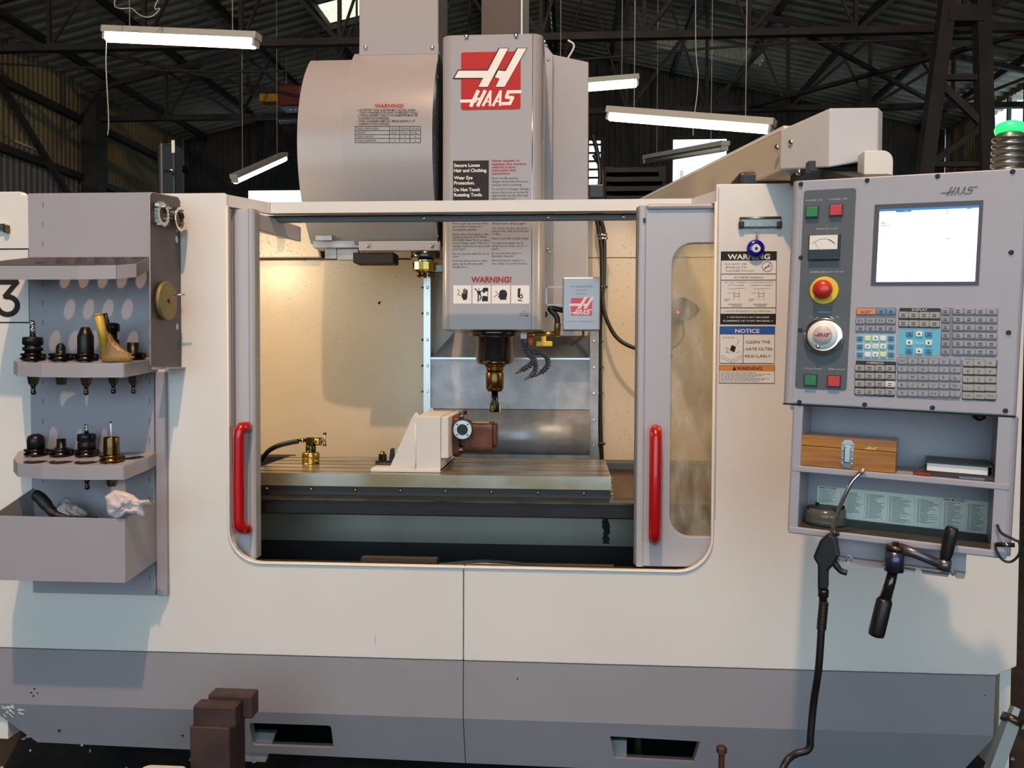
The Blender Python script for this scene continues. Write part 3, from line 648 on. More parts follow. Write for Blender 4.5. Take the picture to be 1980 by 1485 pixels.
# ------------------------------------------------------------------ spindle head
Yh = .40
head = thing('spindle_head', 'grey spindle head cover with red logo and warning print', 'machine head', (X(952, .6), .6, Z(640, .6)))
hx0, hx1 = X(855, Yh+.02, 400), X(1049, Yh+.02, 400); hz0, hz1 = Z(637, Yh), Z(66, Yh)
cov = part('head_cover', MB().prism(rrect(hx0, hx1, Yh, .86, .035, 7, (1, 1, 0, 0)), fxy(hz0), 0, hz1-hz0, smooth=False), 'head_grey', head)
for p in cov.data.polygons:
    if abs(p.normal.z) < .5: p.use_smooth = True
mdf = cov.modifiers.new('split', 'EDGE_SPLIT'); mdf.split_angle = math.radians(40)
fh = fxz(Yh-.0008)
def hp_(u, v): p = px(u, v, Yh); return p.x, p.z
logo(head, lambda x, y: hp_(840+x/4.125, 40+y/4.125), 1, fh, -.0004, 'logo_red', 'print_white', 'print_black')
for u, v in ((902, 71), (998, 69)): part('screw', MB().lathe([(.008, 0), (.008, .004), (.003, .007)], px(u, v, Yh), (0,-1,0), 10), 'chrome', head)
part('edge_trim', MB().cyl((hx1-.034, Yh-.0005, hz0+.002), (hx1-.034, Yh-.0005, hz1-.002), .0016, n=6), 'chrome', head)
def lines(mb, rows, fr=fh, bold=0):
    for t, u, v, wpx, hpx in rows:
        a, b = hp_(u, v); mb.text(t, a, b, wpx*sp(Yh), hpx*sp(Yh), fr, -.0004, bold=bold)
x0, z1 = hp_(876, 311); x1, z0 = hp_(945, 388)
part('black_field', MB().rect(x0, x1, z0, z1, fh), 'print_black', head)
mb = MB(); lines(mb, [('Secure Loose', 878, 323, 50, 6.2), ('Hair and Clothing.', 878, 333, 64, 6.2), ('Wear Eye', 878, 347, 36, 6.2), ('Protection.', 878, 357, 40, 6.2), ('Do Not Touch', 878, 370, 50, 6.2), ('Rotating Tools.', 878, 380, 55, 6.2)], bold=.025)
part('white_lettering', mb, 'print_white', head)
for rows in ([('Never operate or', 951, 313, 54, 4.6), ('maintain this machine', 951, 319.5, 67, 4.6), ('without proper', 951, 325.5, 46, 4.6), ('instruction and', 951, 331.5, 46, 4.6), ('supervision.', 951, 337.5, 36, 4.6)],
   [('and may start at', 875, 420.5, 47, 4.6), ('any time.', 875, 427, 25, 4.6)], [('cause severe bodily', 951, 420.5, 56, 4.6), ('injury.', 951, 427, 16, 4.6)], [('WARNING!', 911, 546, 78, 10.5)]):
    mb = MB(); lines(mb, rows, bold=.02 if len(rows) > 1 else .035); part('red_lettering', mb, 'print_red', head)
mb = MB(); L1 = [('Never modify machine.', 951, 346.5, 52), ('Always electrically disconnect', 951, 353, 70), ('machine before servicing.', 951, 359.5, 58), ('To avoid tool changer damage', 951, 367.5, 72), ('ensure that tools are properly', 951, 374, 70), ('aligned with spindle drive lugs', 951, 380, 70), ('when loading tools!!', 951, 386, 46),
   ('Never push any buttons when', 875, 434, 70), ('your body or hands are', 875, 440, 56), ('touching the machine.', 875, 446, 49), ('Never place your hand on the', 875, 455, 70), ('spindle and press ATC FWD,', 875, 460.5, 67), ('ATC REV, Next Tool, or cause', 875, 466.5, 72), ('a tool change cycle. The tool', 875, 472, 70), ('changer will move in and crush', 875, 478, 73), ('your hand!!', 875, 483.5, 26), ('Do not operate with the doors', 875, 492.5, 72), ('open.', 875, 497.5, 12), ('Securely clamp work to table,', 875, 506, 69), ('parts can be thrown with', 875, 512, 59), ('deadly force.', 875, 518, 30),
   ('Always wear safety goggles.', 951, 434, 68), ('Use of the air gun can force', 951, 443, 69), ('objects into unprotected eyes', 951, 448.5, 71), ('or skin.', 951, 454, 17), ('Sharp tools will cut skin easily.', 951, 463, 71), ('Coolant and swarf can be', 951, 472, 62), ('dangerous to inhale, touch or', 951, 477.5, 68), ('ingest.', 951, 483, 14), ('Do not machine toxic or', 951, 491.5, 57), ('flammable material.', 951, 497, 42), ('Avoid using the machine in', 951, 505.5, 62), ('wet, damp or poorly lit areas.', 951, 511.5, 69)]
for sel in (L1[:7], L1[7:21], L1[21:]): lines(mb, [(t, u, v, w_, 4.0) for t, u, v, w_ in sel]); part('black_lettering', mb, 'print_black', head); mb = MB()
lines(mb, [('TOOL', 1009, 603, 8, 2.4), ('RELEASE', 1005, 607.5, 17, 2.4)])
a, b = hp_(1005, 610.5); c, _ = hp_(1018, 610); mb.stroke([(a, b), (c, b)], .0012, fh, -.0004); c2, _ = hp_(1022, 610); mb.flat([(c, b-.003), (c2, b), (c, b+.003)], fh, -.0004)
part('release_mark', mb, 'print_black', head)
# pictogram tiles; crop of the head decal: origin (860, 400), 6.19 px per pixel
def tq(x, y): return hp_(860+x/6.19, 400+y/6.19)
for k, (c0, c1) in enumerate(((103, 318), (333, 549), (562, 780), (795, 1012))):
    (x0, z1), (x1, z0) = tq(c0, 940), tq(c1, 1160)
    mb = MB(); mb.box(x0, x1, Yh-.0010, Yh-.0002, z0, z1); tl = part('pictogram_tile', mb, 'print_white', head)
    ft = fxz(Yh-.0014); mb = MB(); P = lambda L: [tq(*p) for p in L]; sk = lambda L, w_: mb.stroke(P(L), w_*sp(Yh)/6.19, ft)
    if k == 0:
        mb.flat(P([(205, 1040), (272, 1040), (270, 1090), (255, 1115), (222, 1115), (203, 1075)]), ft)
        for x, t in ((225, 990), (240, 980), (255, 990), (267, 1000)): sk([(x, 1042), (x, t)], 12)
        sk([(212, 1060), (205, 1030)], 10); sk([(150, 990), (175, 1000), (165, 1030), (155, 1050), (195, 1065)], 6)
    if k == 1:
        mb.disc(*tq(410, 985), 8*sp(Yh)/6.19, ft, n=10); sk([(362, 978), (392, 1010), (440, 1010), (460, 990)], 12)
        mb.flat(P([(385, 1005), (432, 1005), (430, 1050), (395, 1055)]), ft); sk([(403, 1050), (400, 1130)], 15); sk([(425, 1050), (438, 1075), (420, 1115)], 13)
        mb.flat(P([(460, 968), (520, 968), (520, 1015), (490, 1010), (475, 1030), (455, 1030)]), ft); mb.flat(P([(450, 1070), (480, 1065), (518, 1075), (518, 1130), (445, 1130)]), ft); sk([(514, 968), (514, 1130)], 7)
    if k == 2:
        mb.flat(P([(650, 1035), (660, 1005), (695, 990), (730, 1000), (748, 1035), (745, 1070), (735, 1085), (740, 1112), (660, 1112), (655, 1090), (638, 1080), (650, 1055)]), ft); sk([(588, 1080), (640, 1045), (608, 1008)], 6)
    if k == 3:
        mb.flat(P([(875, 975), (908, 975), (900, 1045), (895, 1090), (872, 1080)]), ft); mb.ring(*tq(912, 1075), 25*sp(Yh)/6.19, 12*sp(Yh)/6.19, ft, n=14); sk([(880, 1110), (890, 1125), (905, 1118), (925, 1128)], 10); sk([(905, 1042), (935, 1045)], 5)
    part('pictogram', mb, 'print_black', tl)
# rear cover and column head
part('rear_cover', MB().prism([(hx1-.02, Z(105, .86)), (X(1138, .86, 130), Z(126, .86)), (X(1138, .86, 400), Z(650, .86)), (hx1-.02, Z(650, .86))], fxz(.84), 0, .14), 'head_grey', head, bevel=.004)
part('rear_step', MB().prism([(hx1-.02, Z(80, .82)), (X(1066, .82), Z(110, .82)), (X(1066, .82), Z(650, .82)), (hx1-.02, Z(650, .82))], fxz(.80), 0, .06), 'head_grey', head, bevel=.003)
part('column_top', MB().box(X(930, 1.05), X(1006, 1.05), 1.03, 1.08, Z(90, 1.05), Z(-30, 1.05)), mat('column_brown', (66, 58, 54), .6), head)
part('chain_guide', MB().box(X(1008, 1.02), X(1020, 1.02), 1.0, 1.02, Z(90, 1.02), Z(-30, 1.02)), 'black_plastic', head)
part('chain_guide_edge', MB().box(X(1005, 1.02), X(1008, 1.02), .995, 1.02, Z(90, 1.02), Z(-30, 1.02)), 'steel', head)
for u, v in ((1051, 277), (1053, 80), (1056, 88), (1060, 115), (1052, 480), (1058, 481), (1062, 487)): part('screw', MB().lathe([(.006, 0), (.005, .004), (.001, .005)], px(u, v, .80), (0,-1,0), 8), 'chrome', head)
part('port', MB().lathe([(.012, 0), (.012, .004), (.009, .004), (.009, .001)], px(1053, 608, .80), (0,-1,0), 14), 'black_plastic', head)
# spindle nose
Ys = .56; cs = px(957, 640, Ys)
def zz(v): return Z(v, Ys)-cs.z
part('spindle_flange', MB().lathe([(.088, zz(651)), (.09, zz(650)), (.09, zz(641)), (.08, zz(630))], cs, n=32), 'black_metal', head)
part('spindle_nose', MB().lathe([(.030, zz(705)), (.055, zz(705)), (.063, zz(701)), (.066, zz(694)), (.066, zz(653)), (.07, zz(650))], cs, n=40), 'black_metal', head)
part('nose_ring', MB().lathe([(.028, zz(709)), (.036, zz(709)), (.038, zz(705)), (.038, zz(703))], cs, n=32), 'holder_bronze', head)
# coolant fittings
Yv = .50
def cp(u, v, dy=0): return px(u, v, Yv+dy)
part('manifold', MB().box(cp(1009, 0).x, cp(1022, 0).x, Yv-.012, Yv+.012, cp(0, 653).z, cp(0, 641).z), 'print_white', head, bevel=.004)
mb = MB(); mb.cyl(cp(1020, 647), cp(1046, 647), .0075); mb.cyl(cp(1034, 647), cp(1046, 646), .010, n=6, smooth=False); mb.cyl(cp(1046, 646), cp(1074, 645), .009); mb.cyl(cp(1074, 645), cp(1083, 645), .012, n=6, smooth=False)
part('pipe_fitting', mb, 'brass', head)
mb = MB(); mb.cyl(cp(1077, 643), cp(1078, 625), .0115); part('elbow', mb, mat('olive', (96, 90, 44), .4, .6), head)
ylw = mat('valve_yellow', (214, 178, 30), .45)
part('valve_handle', MB().box(cp(1040, 0).x, cp(1072, 0).x, Yv-.022, Yv-.012, cp(0, 667).z, cp(0, 657).z), ylw, head, bevel=.004)
mb = MB(); mb.box(cp(1050, 0).x, cp(1060, 0).x, Yv-.02, Yv, cp(0, 660).z, cp(0, 648).z); part('valve_stem', mb, ylw, head, bevel=.002)
part('orange_knob', MB().cyl(cp(1026, 653), cp(1026, 667), .009), mat('orange_plastic', (214, 96, 36), .5), head)
part('hose_collar', MB().cyl(cp(1014, 651), cp(1015, 668), .010, .011), mat('purple_plastic', (74, 62, 104), .5), head)
ghose = mat('hose_grey', (70, 68, 72), .55)
def beads(pts, r, last=True):
    P = bez(pts, 3); mb = MB(); d = 0; q = P[0]
    for a, b in zip(P[:-1], P[1:]):
        m_ = (b-a); mb.lathe([(r*.55, 0), (r*1.1, m_.length*.25), (r*1.0, m_.length*.7), (r*.55, m_.length)], a, m_, 8)
    if last: m_ = (P[-1]-P[-2]).normalized(); mb.lathe([(r*.7, 0), (r*.2, r*3)], P[-1], m_, 8)
    part('coolant_hose', mb, ghose, head)
beads([cp(1015, 668), cp(1021, 684, -.01), cp(1032, 694, -.02), cp(1026, 705, -.03), cp(1010, 715, -.04)], .0095)
beads([cp(1030, 690, -.02), cp(1036, 704, -.03), cp(1034, 720, -.03), cp(1026, 727, -.04)], .009)
beads([cp(1022, 682, 0), cp(1045, 682, 0), cp(1058, 692, -.01), cp(1059, 708, -.02), cp(1046, 720, -.03)], .009)
# coolant spigot box
Yb = .46; a0, a1 = X(1088, Yb, 580), X(1160, Yb, 580); b0, b1 = Z(639, Yb, 1120), Z(536, Yb, 1120)
bx = part('spigot_box', MB().box(a0, a1, Yb, Yb+.07, b0, b1), mat('box_grey', (150, 152, 158), .35, .5, var=.1), head, bevel=.004, label='grey metal coolant spigot box with faded red logo')
fb = fxz(Yb-.0006); W = a1-a0; H = b1-b0
(q0, q1) = (X(1104, Yb, 600), Z(610, Yb, 1120)); kk = (X(1145, Yb, 600)-q0)/(687-213)
logo(bx, lambda x, y: (q0+(x-213)*kk, q1+(706-y)*kk*.86), 1, fb, -.0003, mat('faded_red', (186, 70, 96), .5), mat('faded_white', (214, 204, 208), .5))
mb = MB()
for i, (t, f) in enumerate((('PROGRAMMABLE', .6), ('COOLANT', .34), ('SPIGOT', .28))): mb.text(t, a0+W*.5, b1-H*(.19+.068*i), W*f, .006, fb, -.0002, align='c')
mb.text('US PAT. # PENDING', a0+W*.46, b0+H*.155, W*.75, .0045, fb, -.0002, align='c'); part('lettering', mb, 'print_grey', bx)
mb = MB(); mb.box(X(1055, Yb+.03), a0, Yb+.03, Yb+.034, Z(590, Yb), Z(587, Yb)); mb.box(X(1055, Yb+.03), a0, Yb+.03, Yb+.034, Z(555, Yb), Z(552, Yb)); mb.box(X(1054, Yb+.03), X(1057, Yb+.03), Yb+.03, Yb+.034, Z(590, Yb), Z(552, Yb))
part('box_bracket', mb, 'galvanised', head)
part('box_foot', MB().box(X(1086, .5), X(1110, .5), .5, .55, Z(645, .5), Z(638, .5)), 'galvanised', head)
part('short_hose', MB().tube(bez([px(1078, 626, .5), px(1076, 612, .5), px(1065, 600, .5), px(1066, 596, .5), px(1088, 600, .51)]), .0095), 'rubber', head)
part('drain_tube', MB().tube(bez([px(1128, 640, .53), px(1126, 651, .53), px(1115, 660, .53), px(1103, 668, .53)]), .004), 'oily_steel', head)
# cables running down the right of the column
mb = MB(); cab = [px(1146, 262, 1.02), px(1156, 300, 1.02), px(1160, 350, 1.0), px(1150, 400, .98), px(1155, 430, .98), px(1163, 480, .98), px(1164, 540, .98), px(1164, 570, .98), px(1160, 640, 1.0), px(1160, 760, 1.0), px(1161, 830, 1.0), px(1164, 893, 1.0)]
part('cable', mb.tube(bez(cab), .0085), 'rubber', head)
part('cable', MB().tube(bez([px(1148, 300, 1.04), px(1166, 340, 1.02), px(1158, 410, .99), px(1168, 452, .98), px(1168, 540, .98), px(1165, 575, .98), px(1172, 615, .97), px(1195, 655, .95), px(1236, 676, .92), px(1300, 690, .9)]), .008), 'rubber', head)
for u, v in ((1165, 454), (1166, 461), (1165, 555), (1161, 858)): part('cable_clamp', MB().cyl(px(u-9, v, .975), px(u+9, v, .975), .006), 'steel' if v < 500 else 'black_metal', head)
for v in (607, 660, 709, 758): part('cable_tie', MB().box(px(1156, v, .99).x, px(1166, v, .99).x, .985, 1.0, Z(v+2, .99), Z(v-1, .99)), 'black_plastic', head)
# black connectors on the rail behind the column
part('connector', MB().box(X(1136, .3), X(1165, .3), .28, .34, Z(387, .3), Z(360, .3)), 'black_plastic', head, bevel=.004)
# the cutter held in the spindle
mill = thing('tool_holder', 'bronze milling chuck with face cutter clamped in the spindle', 'tool holder', px(957, 797, Ys), group='machine tool holders')
part('flange', MB().lathe([(.026, zz(717)), (.0317, zz(716)), (.0317, zz(713)), (.027, zz(712)), (.0317, zz(711)), (.0317, zz(709)), (.028, zz(708.5))], cs, n=32), 'holder_bronze', mill)
part('chuck_body', MB().lathe([(.012, zz(757)), (.024, zz(757)), (.031, zz(751)), (.032, zz(722)), (.028, zz(718)), (.025, zz(716))], cs, n=32), 'holder_bronze', mill)
cu = part('cutter', MB().lathe([(.016, zz(797)), (.0175, zz(795)), (.0165, zz(782)), (.012, zz(776)), (.0115, zz(757))], cs, n=20), 'holder_steel', mill)
for i in range(3):
    t = 2.09*i-1.9; d_ = Vector((math.cos(t), math.sin(t), 0)); c = cs+d_*.0165+Vector((0, 0, zz(789))); mb = MB(Matrix.Translation(c) @ Matrix.Rotation(t, 4, 'Z')); mb.box(-.003, .003, -.005, .005, -.012, .01); part('insert', mb, 'brass', cu)

# ------------------------------------------------------------------ tool changer
Yt = .62       # depth of the drum rim
tc = thing('tool_changer', 'grey side mounted tool changer drum with upper motor box', 'tool changer', (X(760, Yt), Yt, Z(487, Yt)))
def drum(ux0, ux1, v0, v1, sag, dy, m='head_grey'):
    zt_, zb_ = Z(v0, Yt, 760), Z(v1, Yt, 760); h = (zt_-zb_)/2; zc_ = (zt_+zb_)/2; R_ = (h*h+sag*sag)/(2*sag); a_ = math.asin(min(1, h/R_)); P = []
    for i in range(25):
        t = a_-2*a_*i/24; P.append((Yt+R_-sag+dy-(R_*math.cos(t)-(0)), zc_+R_*math.sin(t)))
    P = [(Yt-sag+dy+R_-R_*math.cos(a_-2*a_*i/24), zc_+R_*math.sin(a_-2*a_*i/24)) for i in range(25)]
    Q = P+[(Yt+.16, zb_), (Yt+.16, zt_)]
    return MB().prism(Q, fyz(X(ux0, Yt, 290)), 0, X(ux1, Yt, 290)-X(ux0, Yt, 290))
def smooth_front(o):
    for p in o.data.polygons:
        if abs(p.normal.x) < .5 and p.normal.y < -.05: p.use_smooth = True
    e = o.modifiers.new('split', 'EDGE_SPLIT'); e.split_angle = math.radians(30)
smooth_front(part('drum_cover', drum(599, 690, 112, 470, .155, .012), 'head_grey', tc))
smooth_front(part('drum_cover', drum(686, 850, 103, 474, .165, 0), 'head_grey', tc))
part('drum_gap_shade', MB().box(X(851, Yt), X(858, Yt+.1), Yt-.05, Yt+.2, Z(470, Yt), Z(110, Yt)), 'matte_black', tc)  # black block standing in for the shade between drum and head
for v in (140, 216, 268, 322, 452): part('rim_screw', MB().lathe([(.004, 0), (.003, .003)], (X(850, Yt, v)+.002, Yt-.14+abs(v-290)*.0005, Z(v, Yt-.1)), (1, 0, 0), 8), 'chrome', tc)
bq = part('motor_box', MB().box(X(695, Yt, 50), X(848, Yt, 50), Yt-.005, Yt+.22, Z(103, Yt), Z(-120, Yt)), 'head_grey', tc, bevel=.004)
part('box_flange', MB().box(X(696, Yt, 95), X(849, Yt, 95), Yt-.012, Yt, Z(104, Yt), Z(84, Yt)), 'head_grey', tc, bevel=.002)
for u in (707, 836): part('screw', MB().lathe([(.007, 0), (.007, .004), (.003, .006)], px(u, 92, Yt-.012), (0,-1,0), 10), 'chrome', tc)
part('lower_flange', MB().box(X(698, Yt), X(853, Yt), Yt-.03, Yt-.005, Z(486, Yt), Z(467, Yt)), 'head_grey', tc, bevel=.003)
for u in (712, 836): part('screw', MB().lathe([(.007, 0), (.007, .004), (.003, .006)], px(u, 475, Yt-.03), (0,-1,0), 10), 'chrome', tc)
part('under_bracket', MB().box(X(606, Yt), X(700, Yt), Yt, Yt+.1, Z(477, Yt), Z(464, Yt)), 'galvanised', tc)
part('bracket_tab', MB().box(X(626, Yt), X(648, Yt), Yt+.02, Yt+.03, Z(497, Yt), Z(477, Yt)), 'galvanised', tc)
part('bracket_tab', MB().box(X(614, Yt), X(645, Yt), Yt-.02, Yt-.012, Z(464, Yt), Z(455, Yt)), 'galvanised', tc)
part('tool_pot', MB().box(X(686, Yt), X(762, Yt), Yt-.02, Yt+.08, Z(508, Yt), Z(488, Yt)), 'matte_black', tc)
part('pot_link', MB().box(X(650, Yt), X(690, Yt), Yt+.02, Yt+.05, Z(500, Yt), Z(478, Yt)), 'galvanised', tc)
ca = px(823, 500, Yt)
zq = lambda v: Z(v, Yt)-ca.z
part('arm_hub', MB().lathe([(.052, zq(500)), (.053, zq(499)), (.053, zq(488)), (.045, zq(486))], ca, n=30), 'black_metal', tc)
part('arm_ring', MB().lathe([(.03, zq(507)), (.03, zq(500))], ca, n=20), 'chrome', tc)
part('arm_body', MB().lathe([(.028, zq(528)), (.042, zq(526)), (.047, zq(522)), (.047, zq(508)), (.03, zq(506))], ca, n=16, smooth=False), mat('arm_metal', (170, 150, 80), .18, 1), tc)
mb = MB()
for i in range(7): t = i*.9; mb.cyl(ca+Vector((.026*math.cos(t), .026*math.sin(t), zq(536))), ca+Vector((.026*math.cos(t), .026*math.sin(t), zq(524))), .006, n=8)
part('arm_bolts', mb, 'holder_bronze', tc)
part('arm_grip', MB().box(X(836, Yt), X(858, Yt), Yt-.02, Yt+.02, Z(528, Yt), Z(512, Yt)), 'black_metal', tc, bevel=.003)
# printed warning on the drum; the paper follows the curve
def dr(u, v):     # point on the curved right cover
    zt_, zb_ = Z(103, Yt, 760), Z(474, Yt, 760); h = (zt_-zb_)/2; zc_ = (zt_+zb_)/2; sg = .165; R_ = (h*h+sg*sg)/(2*sg); Y_ = Yt-.1
    for _ in range(8):
        p = px(u, v, Y_); Y_ = Yt-sg+R_-math.sqrt(max(0, R_*R_-(p.z-zc_)**2))
    return px(u, v, Y_)
fdr = lambda a, b, d: dr(a, b)+Vector((0, -.0012+d, 0))
def drtext(mb, t, u, v, wpx, hpx, bold=0): mb.text(t, u, 0, wpx, hpx, lambda a, b, d: fdr(a, v-b, d), 0, bold=bold)
dq = lambda x, y: (660+x/9.9, 180+y/9.9)
part('warning_title', (lambda m_: (drtext(m_, 'WARNING!', *dq(635, 278), 56, 6.8, .03), m_)[1])(MB()), 'print_red', tc)
mb = MB()
for t, x, y_, wd in (('AN EXTRA TOOL CHANGE MAY OCCUR, WHEN', 345, 343, 108), ('TOOL CHANGER PUTS AWAY OVERSIZED TOOLS', 345, 393, 113), ('TOOLS LARGER THAN 3" IN DIAMETER MUST BE', 345, 446, 113), ('FLAGGED AS OVERSIZED.', 338, 502, 59), ('TOOL CHANGER ARM WILL MOVE DOWN 4 1/2"', 338, 556, 109), ('DURING A TOOL CHANGE.', 338, 610, 59)):
    drtext(mb, t, *dq(x, y_), wd, 3.9, .008)
for y_ in (328, 432, 546):
    u, v = dq(312, y_); mb.disc(u, v, .9, fdr, n=8)
g = [638, 716, 793, 868, 948]
for y_ in g: (u0_, v0), (u1_, _) = dq(262, y_), dq(1520, y_); mb.rect(u0_, u1_, v0-.45, v0+.45, fdr)
for x in (266, 922, 1118, 1314, 1517):
    for ya, yb in zip(g[:-1], g[1:]): (u, v0), (_, v1) = dq(x, ya), dq(x, yb); mb.rect(u-.5, u+.5, v0, v1, fdr)
for i, row in enumerate((('TOOL LIMITATIONS', 'VF-1/2', 'VF-3/4', 'VF-5/6'), ('WEIGHT', '12 lbs.', '12 lbs.', '12 lbs.'), ('TOOL LENGTH', '11"', '13"', '16"'), ('TOOL DIAMETER', '6"', '6"', '6"'))):
    yb = (697, 773, 849, 926)[i]; drtext(mb, row[0], *dq(290, yb), (43, 18, 33, 38)[i], 3.4)
    for j in range(3): drtext(mb, row[j+1], *dq(950+197*j+(0, 0, 55, 60)[i], yb), (14, 13, 4, 3)[i], 3.2)
part('black_lettering', mb, 'print_black', tc)

# ------------------------------------------------------------------ pendant boom over the enclosure
boom = thing('pendant_boom', 'pale grey pendant boom with hooded end above the right panel', 'boom', (X(1450, .1), .1, ZT+.01))
zt_, zb_ = 1.918, Z(330, -.2)
e0, e1 = Vector((.561, -.10, 0)), Vector((.262, .93, 0)); dd = (e1-e0).normalized(); nn = Vector((dd.y, -dd.x, 0))
P = [e0, e1, e1+nn*.16, e0+nn*.16]
part('boom_beam', MB().hexa([Vector((p.x, p.y, 1.80)) for p in P]+[Vector((p.x, p.y, zt_-.012)) for p in P]), 'inner_white', boom, bevel=.003)
part('beam_lid', MB().hexa([Vector((p.x, p.y, zt_-.012)) for p in P]+[Vector((p.x, p.y, zt_-.002)) for p in P]), 'white_paint', boom)
h0, h1, h2 = Vector((.553, -.10, 0)), Vector((.640, -.235, 0)), Vector((.757, -.235, 0))
ring_ = [h0, h1, h2, Vector((.775, -.215, 0)), Vector((.775, -.02, 0)), Vector((.60, -.0, 0))]
zlow = [1.80, 1.775, 1.795, 1.795, 1.80, 1.80]
n = len(ring_); vs_ = [Vector((p.x, p.y, z)) for p, z in zip(ring_, zlow)]+[Vector((p.x, p.y, z)) for p, z in zip(ring_, [1.905, 1.922, 1.922, 1.915, 1.91, 1.91])]
mb = MB(); mb.add(vs_, [tuple(range(n))[::-1], tuple(range(n, 2*n))]+[(i, (i+1) % n, n+(i+1) % n, n+i) for i in range(n)])
part('boom_hood', mb, mat('hood_grey', (196, 196, 198), .4, var=.04), boom, bevel=.004)
for u, v in ((1503, 285), (1530, 275), (1545, 333), (1565, 328)):
    d_ = ray(u, v); nrm = Vector((h1.y-h0.y, -(h1.x-h0.x), 0)).normalized(); tt = ((h0-CAM).dot(nrm))/(d_.dot(nrm)); p = CAM+d_*tt
    if nrm.dot(CAM-p) < 0: nrm = -nrm
    part('screw', MB().lathe([(.008, 0), (.008, .004), (.003, .007)], p, nrm, 10), 'chrome', boom)
part('hood_seal', MB().box(.60, .76, -.20, -.02, 1.775, 1.80), 'black_plastic', boom)
mb = MB(); a = px(1668, 340, -.30); b = px(1725, 292, -.30)
mb.prism(rrect(a.x, b.x, a.z-.05, b.z, .025, 5, (0, 0, 1, 0)), fxz(-.31), 0, .05); part('swivel_plate', mb, 'white_paint', boom, bevel=.003)
mb = MB(); a = px(1318, 330, .6); part('stay_post', MB().cyl((a.x, .6, 1.76), (a.x, .6, a.z), .006, n=8), 'white_paint', boom)

# ------------------------------------------------------------------ work table
tx0, tx1, ty0, ty1, tz = -1.027, .132, .22, .68, .934
tab = thing('work_table', 'oily steel T-slot work table on its dark saddle', 'machine table', ((tx0+tx1)/2, .45, .36))
prof = [(ty0, tz-.04), (ty0, tz)]
for i in range(5):
    y_ = ty0+.05+.09*i; prof += [(y_-.008, tz), (y_-.008, tz-.014), (y_-.015, tz-.014), (y_-.015, tz-.024), (y_+.015, tz-.024), (y_+.015, tz-.014), (y_+.008, tz-.014), (y_+.008, tz)]
prof += [(ty1, tz), (ty1, tz-.04)]
part('table_top', MB().prism(prof, fyz(tx0), 0, tx1-tx0), 'table_metal', tab)
part('front_apron', MB().box(tx0, tx1-.004, ty0+.012, ty1-.02, Z(970, .23), tz-.04), mat('apron_dark', (58, 54, 52), .4, .5), tab)
for u in (517, 602, 687, 774, 861, 950, 1040, 1129): part('apron_bolt', MB().lathe([(.006, 0), (.006, .004), (.002, .006)], px(u, 944+(u-517)*.016, ty0+.012), (0,-1,0), 8), 'chrome', tab)
zl = Z(969, .17)
part('saddle', MB().box(-1.5, .95, .17, .74, Z(1001, .17), zl-.004), mat('saddle_dark', (48, 46, 46), .35, .5, var=.3), tab, bevel=.004)
part('saddle_lip', MB().box(-1.5, .95, .163, .22, zl-.006, zl), 'oily_steel', tab)
part('saddle_base', MB().box(-1.0, .5, .46, .9, .36, Z(1001, .17)), 'matte_black', tab)
a, b = px(1174, 971, .24), px(1174, 907, .62); mb = MB()
mb.hexa([(tx1+.002, .24, a.z-.01), (.95, .24, a.z-.01), (.95, .62, b.z-.01), (tx1+.002, .62, b.z-.01), (tx1+.002, .24, a.z), (.95, .24, a.z), (.95, .62, b.z), (tx1+.002, .62, b.z)])
part('way_cover', mb, mat('oil_brown', (104, 72, 36), .22, .7, rgb2=(60, 44, 26), vscale=12), tab)
part('way_cover_end', MB().box(tx1+.002, .95, .62, .72, Z(912, .62), Z(893, .62)), mat('slate', (66, 76, 84), .5), tab)
mb = MB(); mb.hexa([(-1.5, .24, a.z-.02), (tx0-.002, .24, a.z-.02), (tx0-.002, .62, b.z-.03), (-1.5, .62, b.z-.03), (-1.5, .24, a.z-.01), (tx0-.002, .24, a.z-.01), (tx0-.002, .62, b.z-.02), (-1.5, .62, b.z-.02)])
part('way_cover', mb, 'matte_black', tab)
part('way_cover_end', MB().box(-1.5, tx0-.004, .66, .74, Z(925, .66), Z(889, .66)), 'matte_black', tab)
mb = MB()
for i in range(26):
    p = px(random.uniform(1175, 1184), random.uniform(915, 965), .3); mb.disc(p.x, p.z, random.uniform(.0006, .0018), fxz(.236-.0), n=5)
part('swarf_chips', mb, 'print_white', tab, kind='stuff')

# angle plate
ap = thing('angle_plate', 'white welded angle plate with gusset standing on the table', 'fixture', (-.44, .45, tz))
Ya = .27
def aq(u, v): p = px(u, v, Ya); return p.x, p.z
part('gusset', MB().prism([(aq(752, 0)[0], tz+.012), aq(799, 803), aq(804, 797), (aq(811, 0)[0], aq(0, 797)[1]), (aq(811, 0)[0], tz+.012)], fxz(Ya+.002), 0, .02), 'cast_white', ap, bevel=.002)
part('gusset', MB().prism([(aq(752, 0)[0], tz+.012), aq(799, 803), aq(804, 797), (aq(811, 0)[0], aq(0, 797)[1]), (aq(811, 0)[0], tz+.012)], fxz(Ya+.30), 0, .02), 'cast_white', ap, bevel=.002)
part('upright', MB().box(aq(803, 0)[0], aq(853, 0)[0], Ya, .60, tz+.002, aq(0, 798)[1]), 'cast_white', ap, bevel=.002)
part('foot_plate', MB().box(aq(716, 0)[0], aq(853, 0)[0], Ya-.004, .60, tz, tz+.012), 'cast_white', ap, bevel=.002)
part('face_plate', MB().box(aq(853, 0)[0]+.001, aq(868, 0)[0], Ya+.002, .63, aq(0, 876)[1], aq(0, 799)[1]), 'cast_white', ap, bevel=.002)
part('weld_bead', MB().tube([Vector((aq(804, 0)[0], Ya-.001, z)) for z in (tz+.014, tz+.04, tz+.08, aq(0, 812)[1])], .003, 6), 'cast_white', ap)
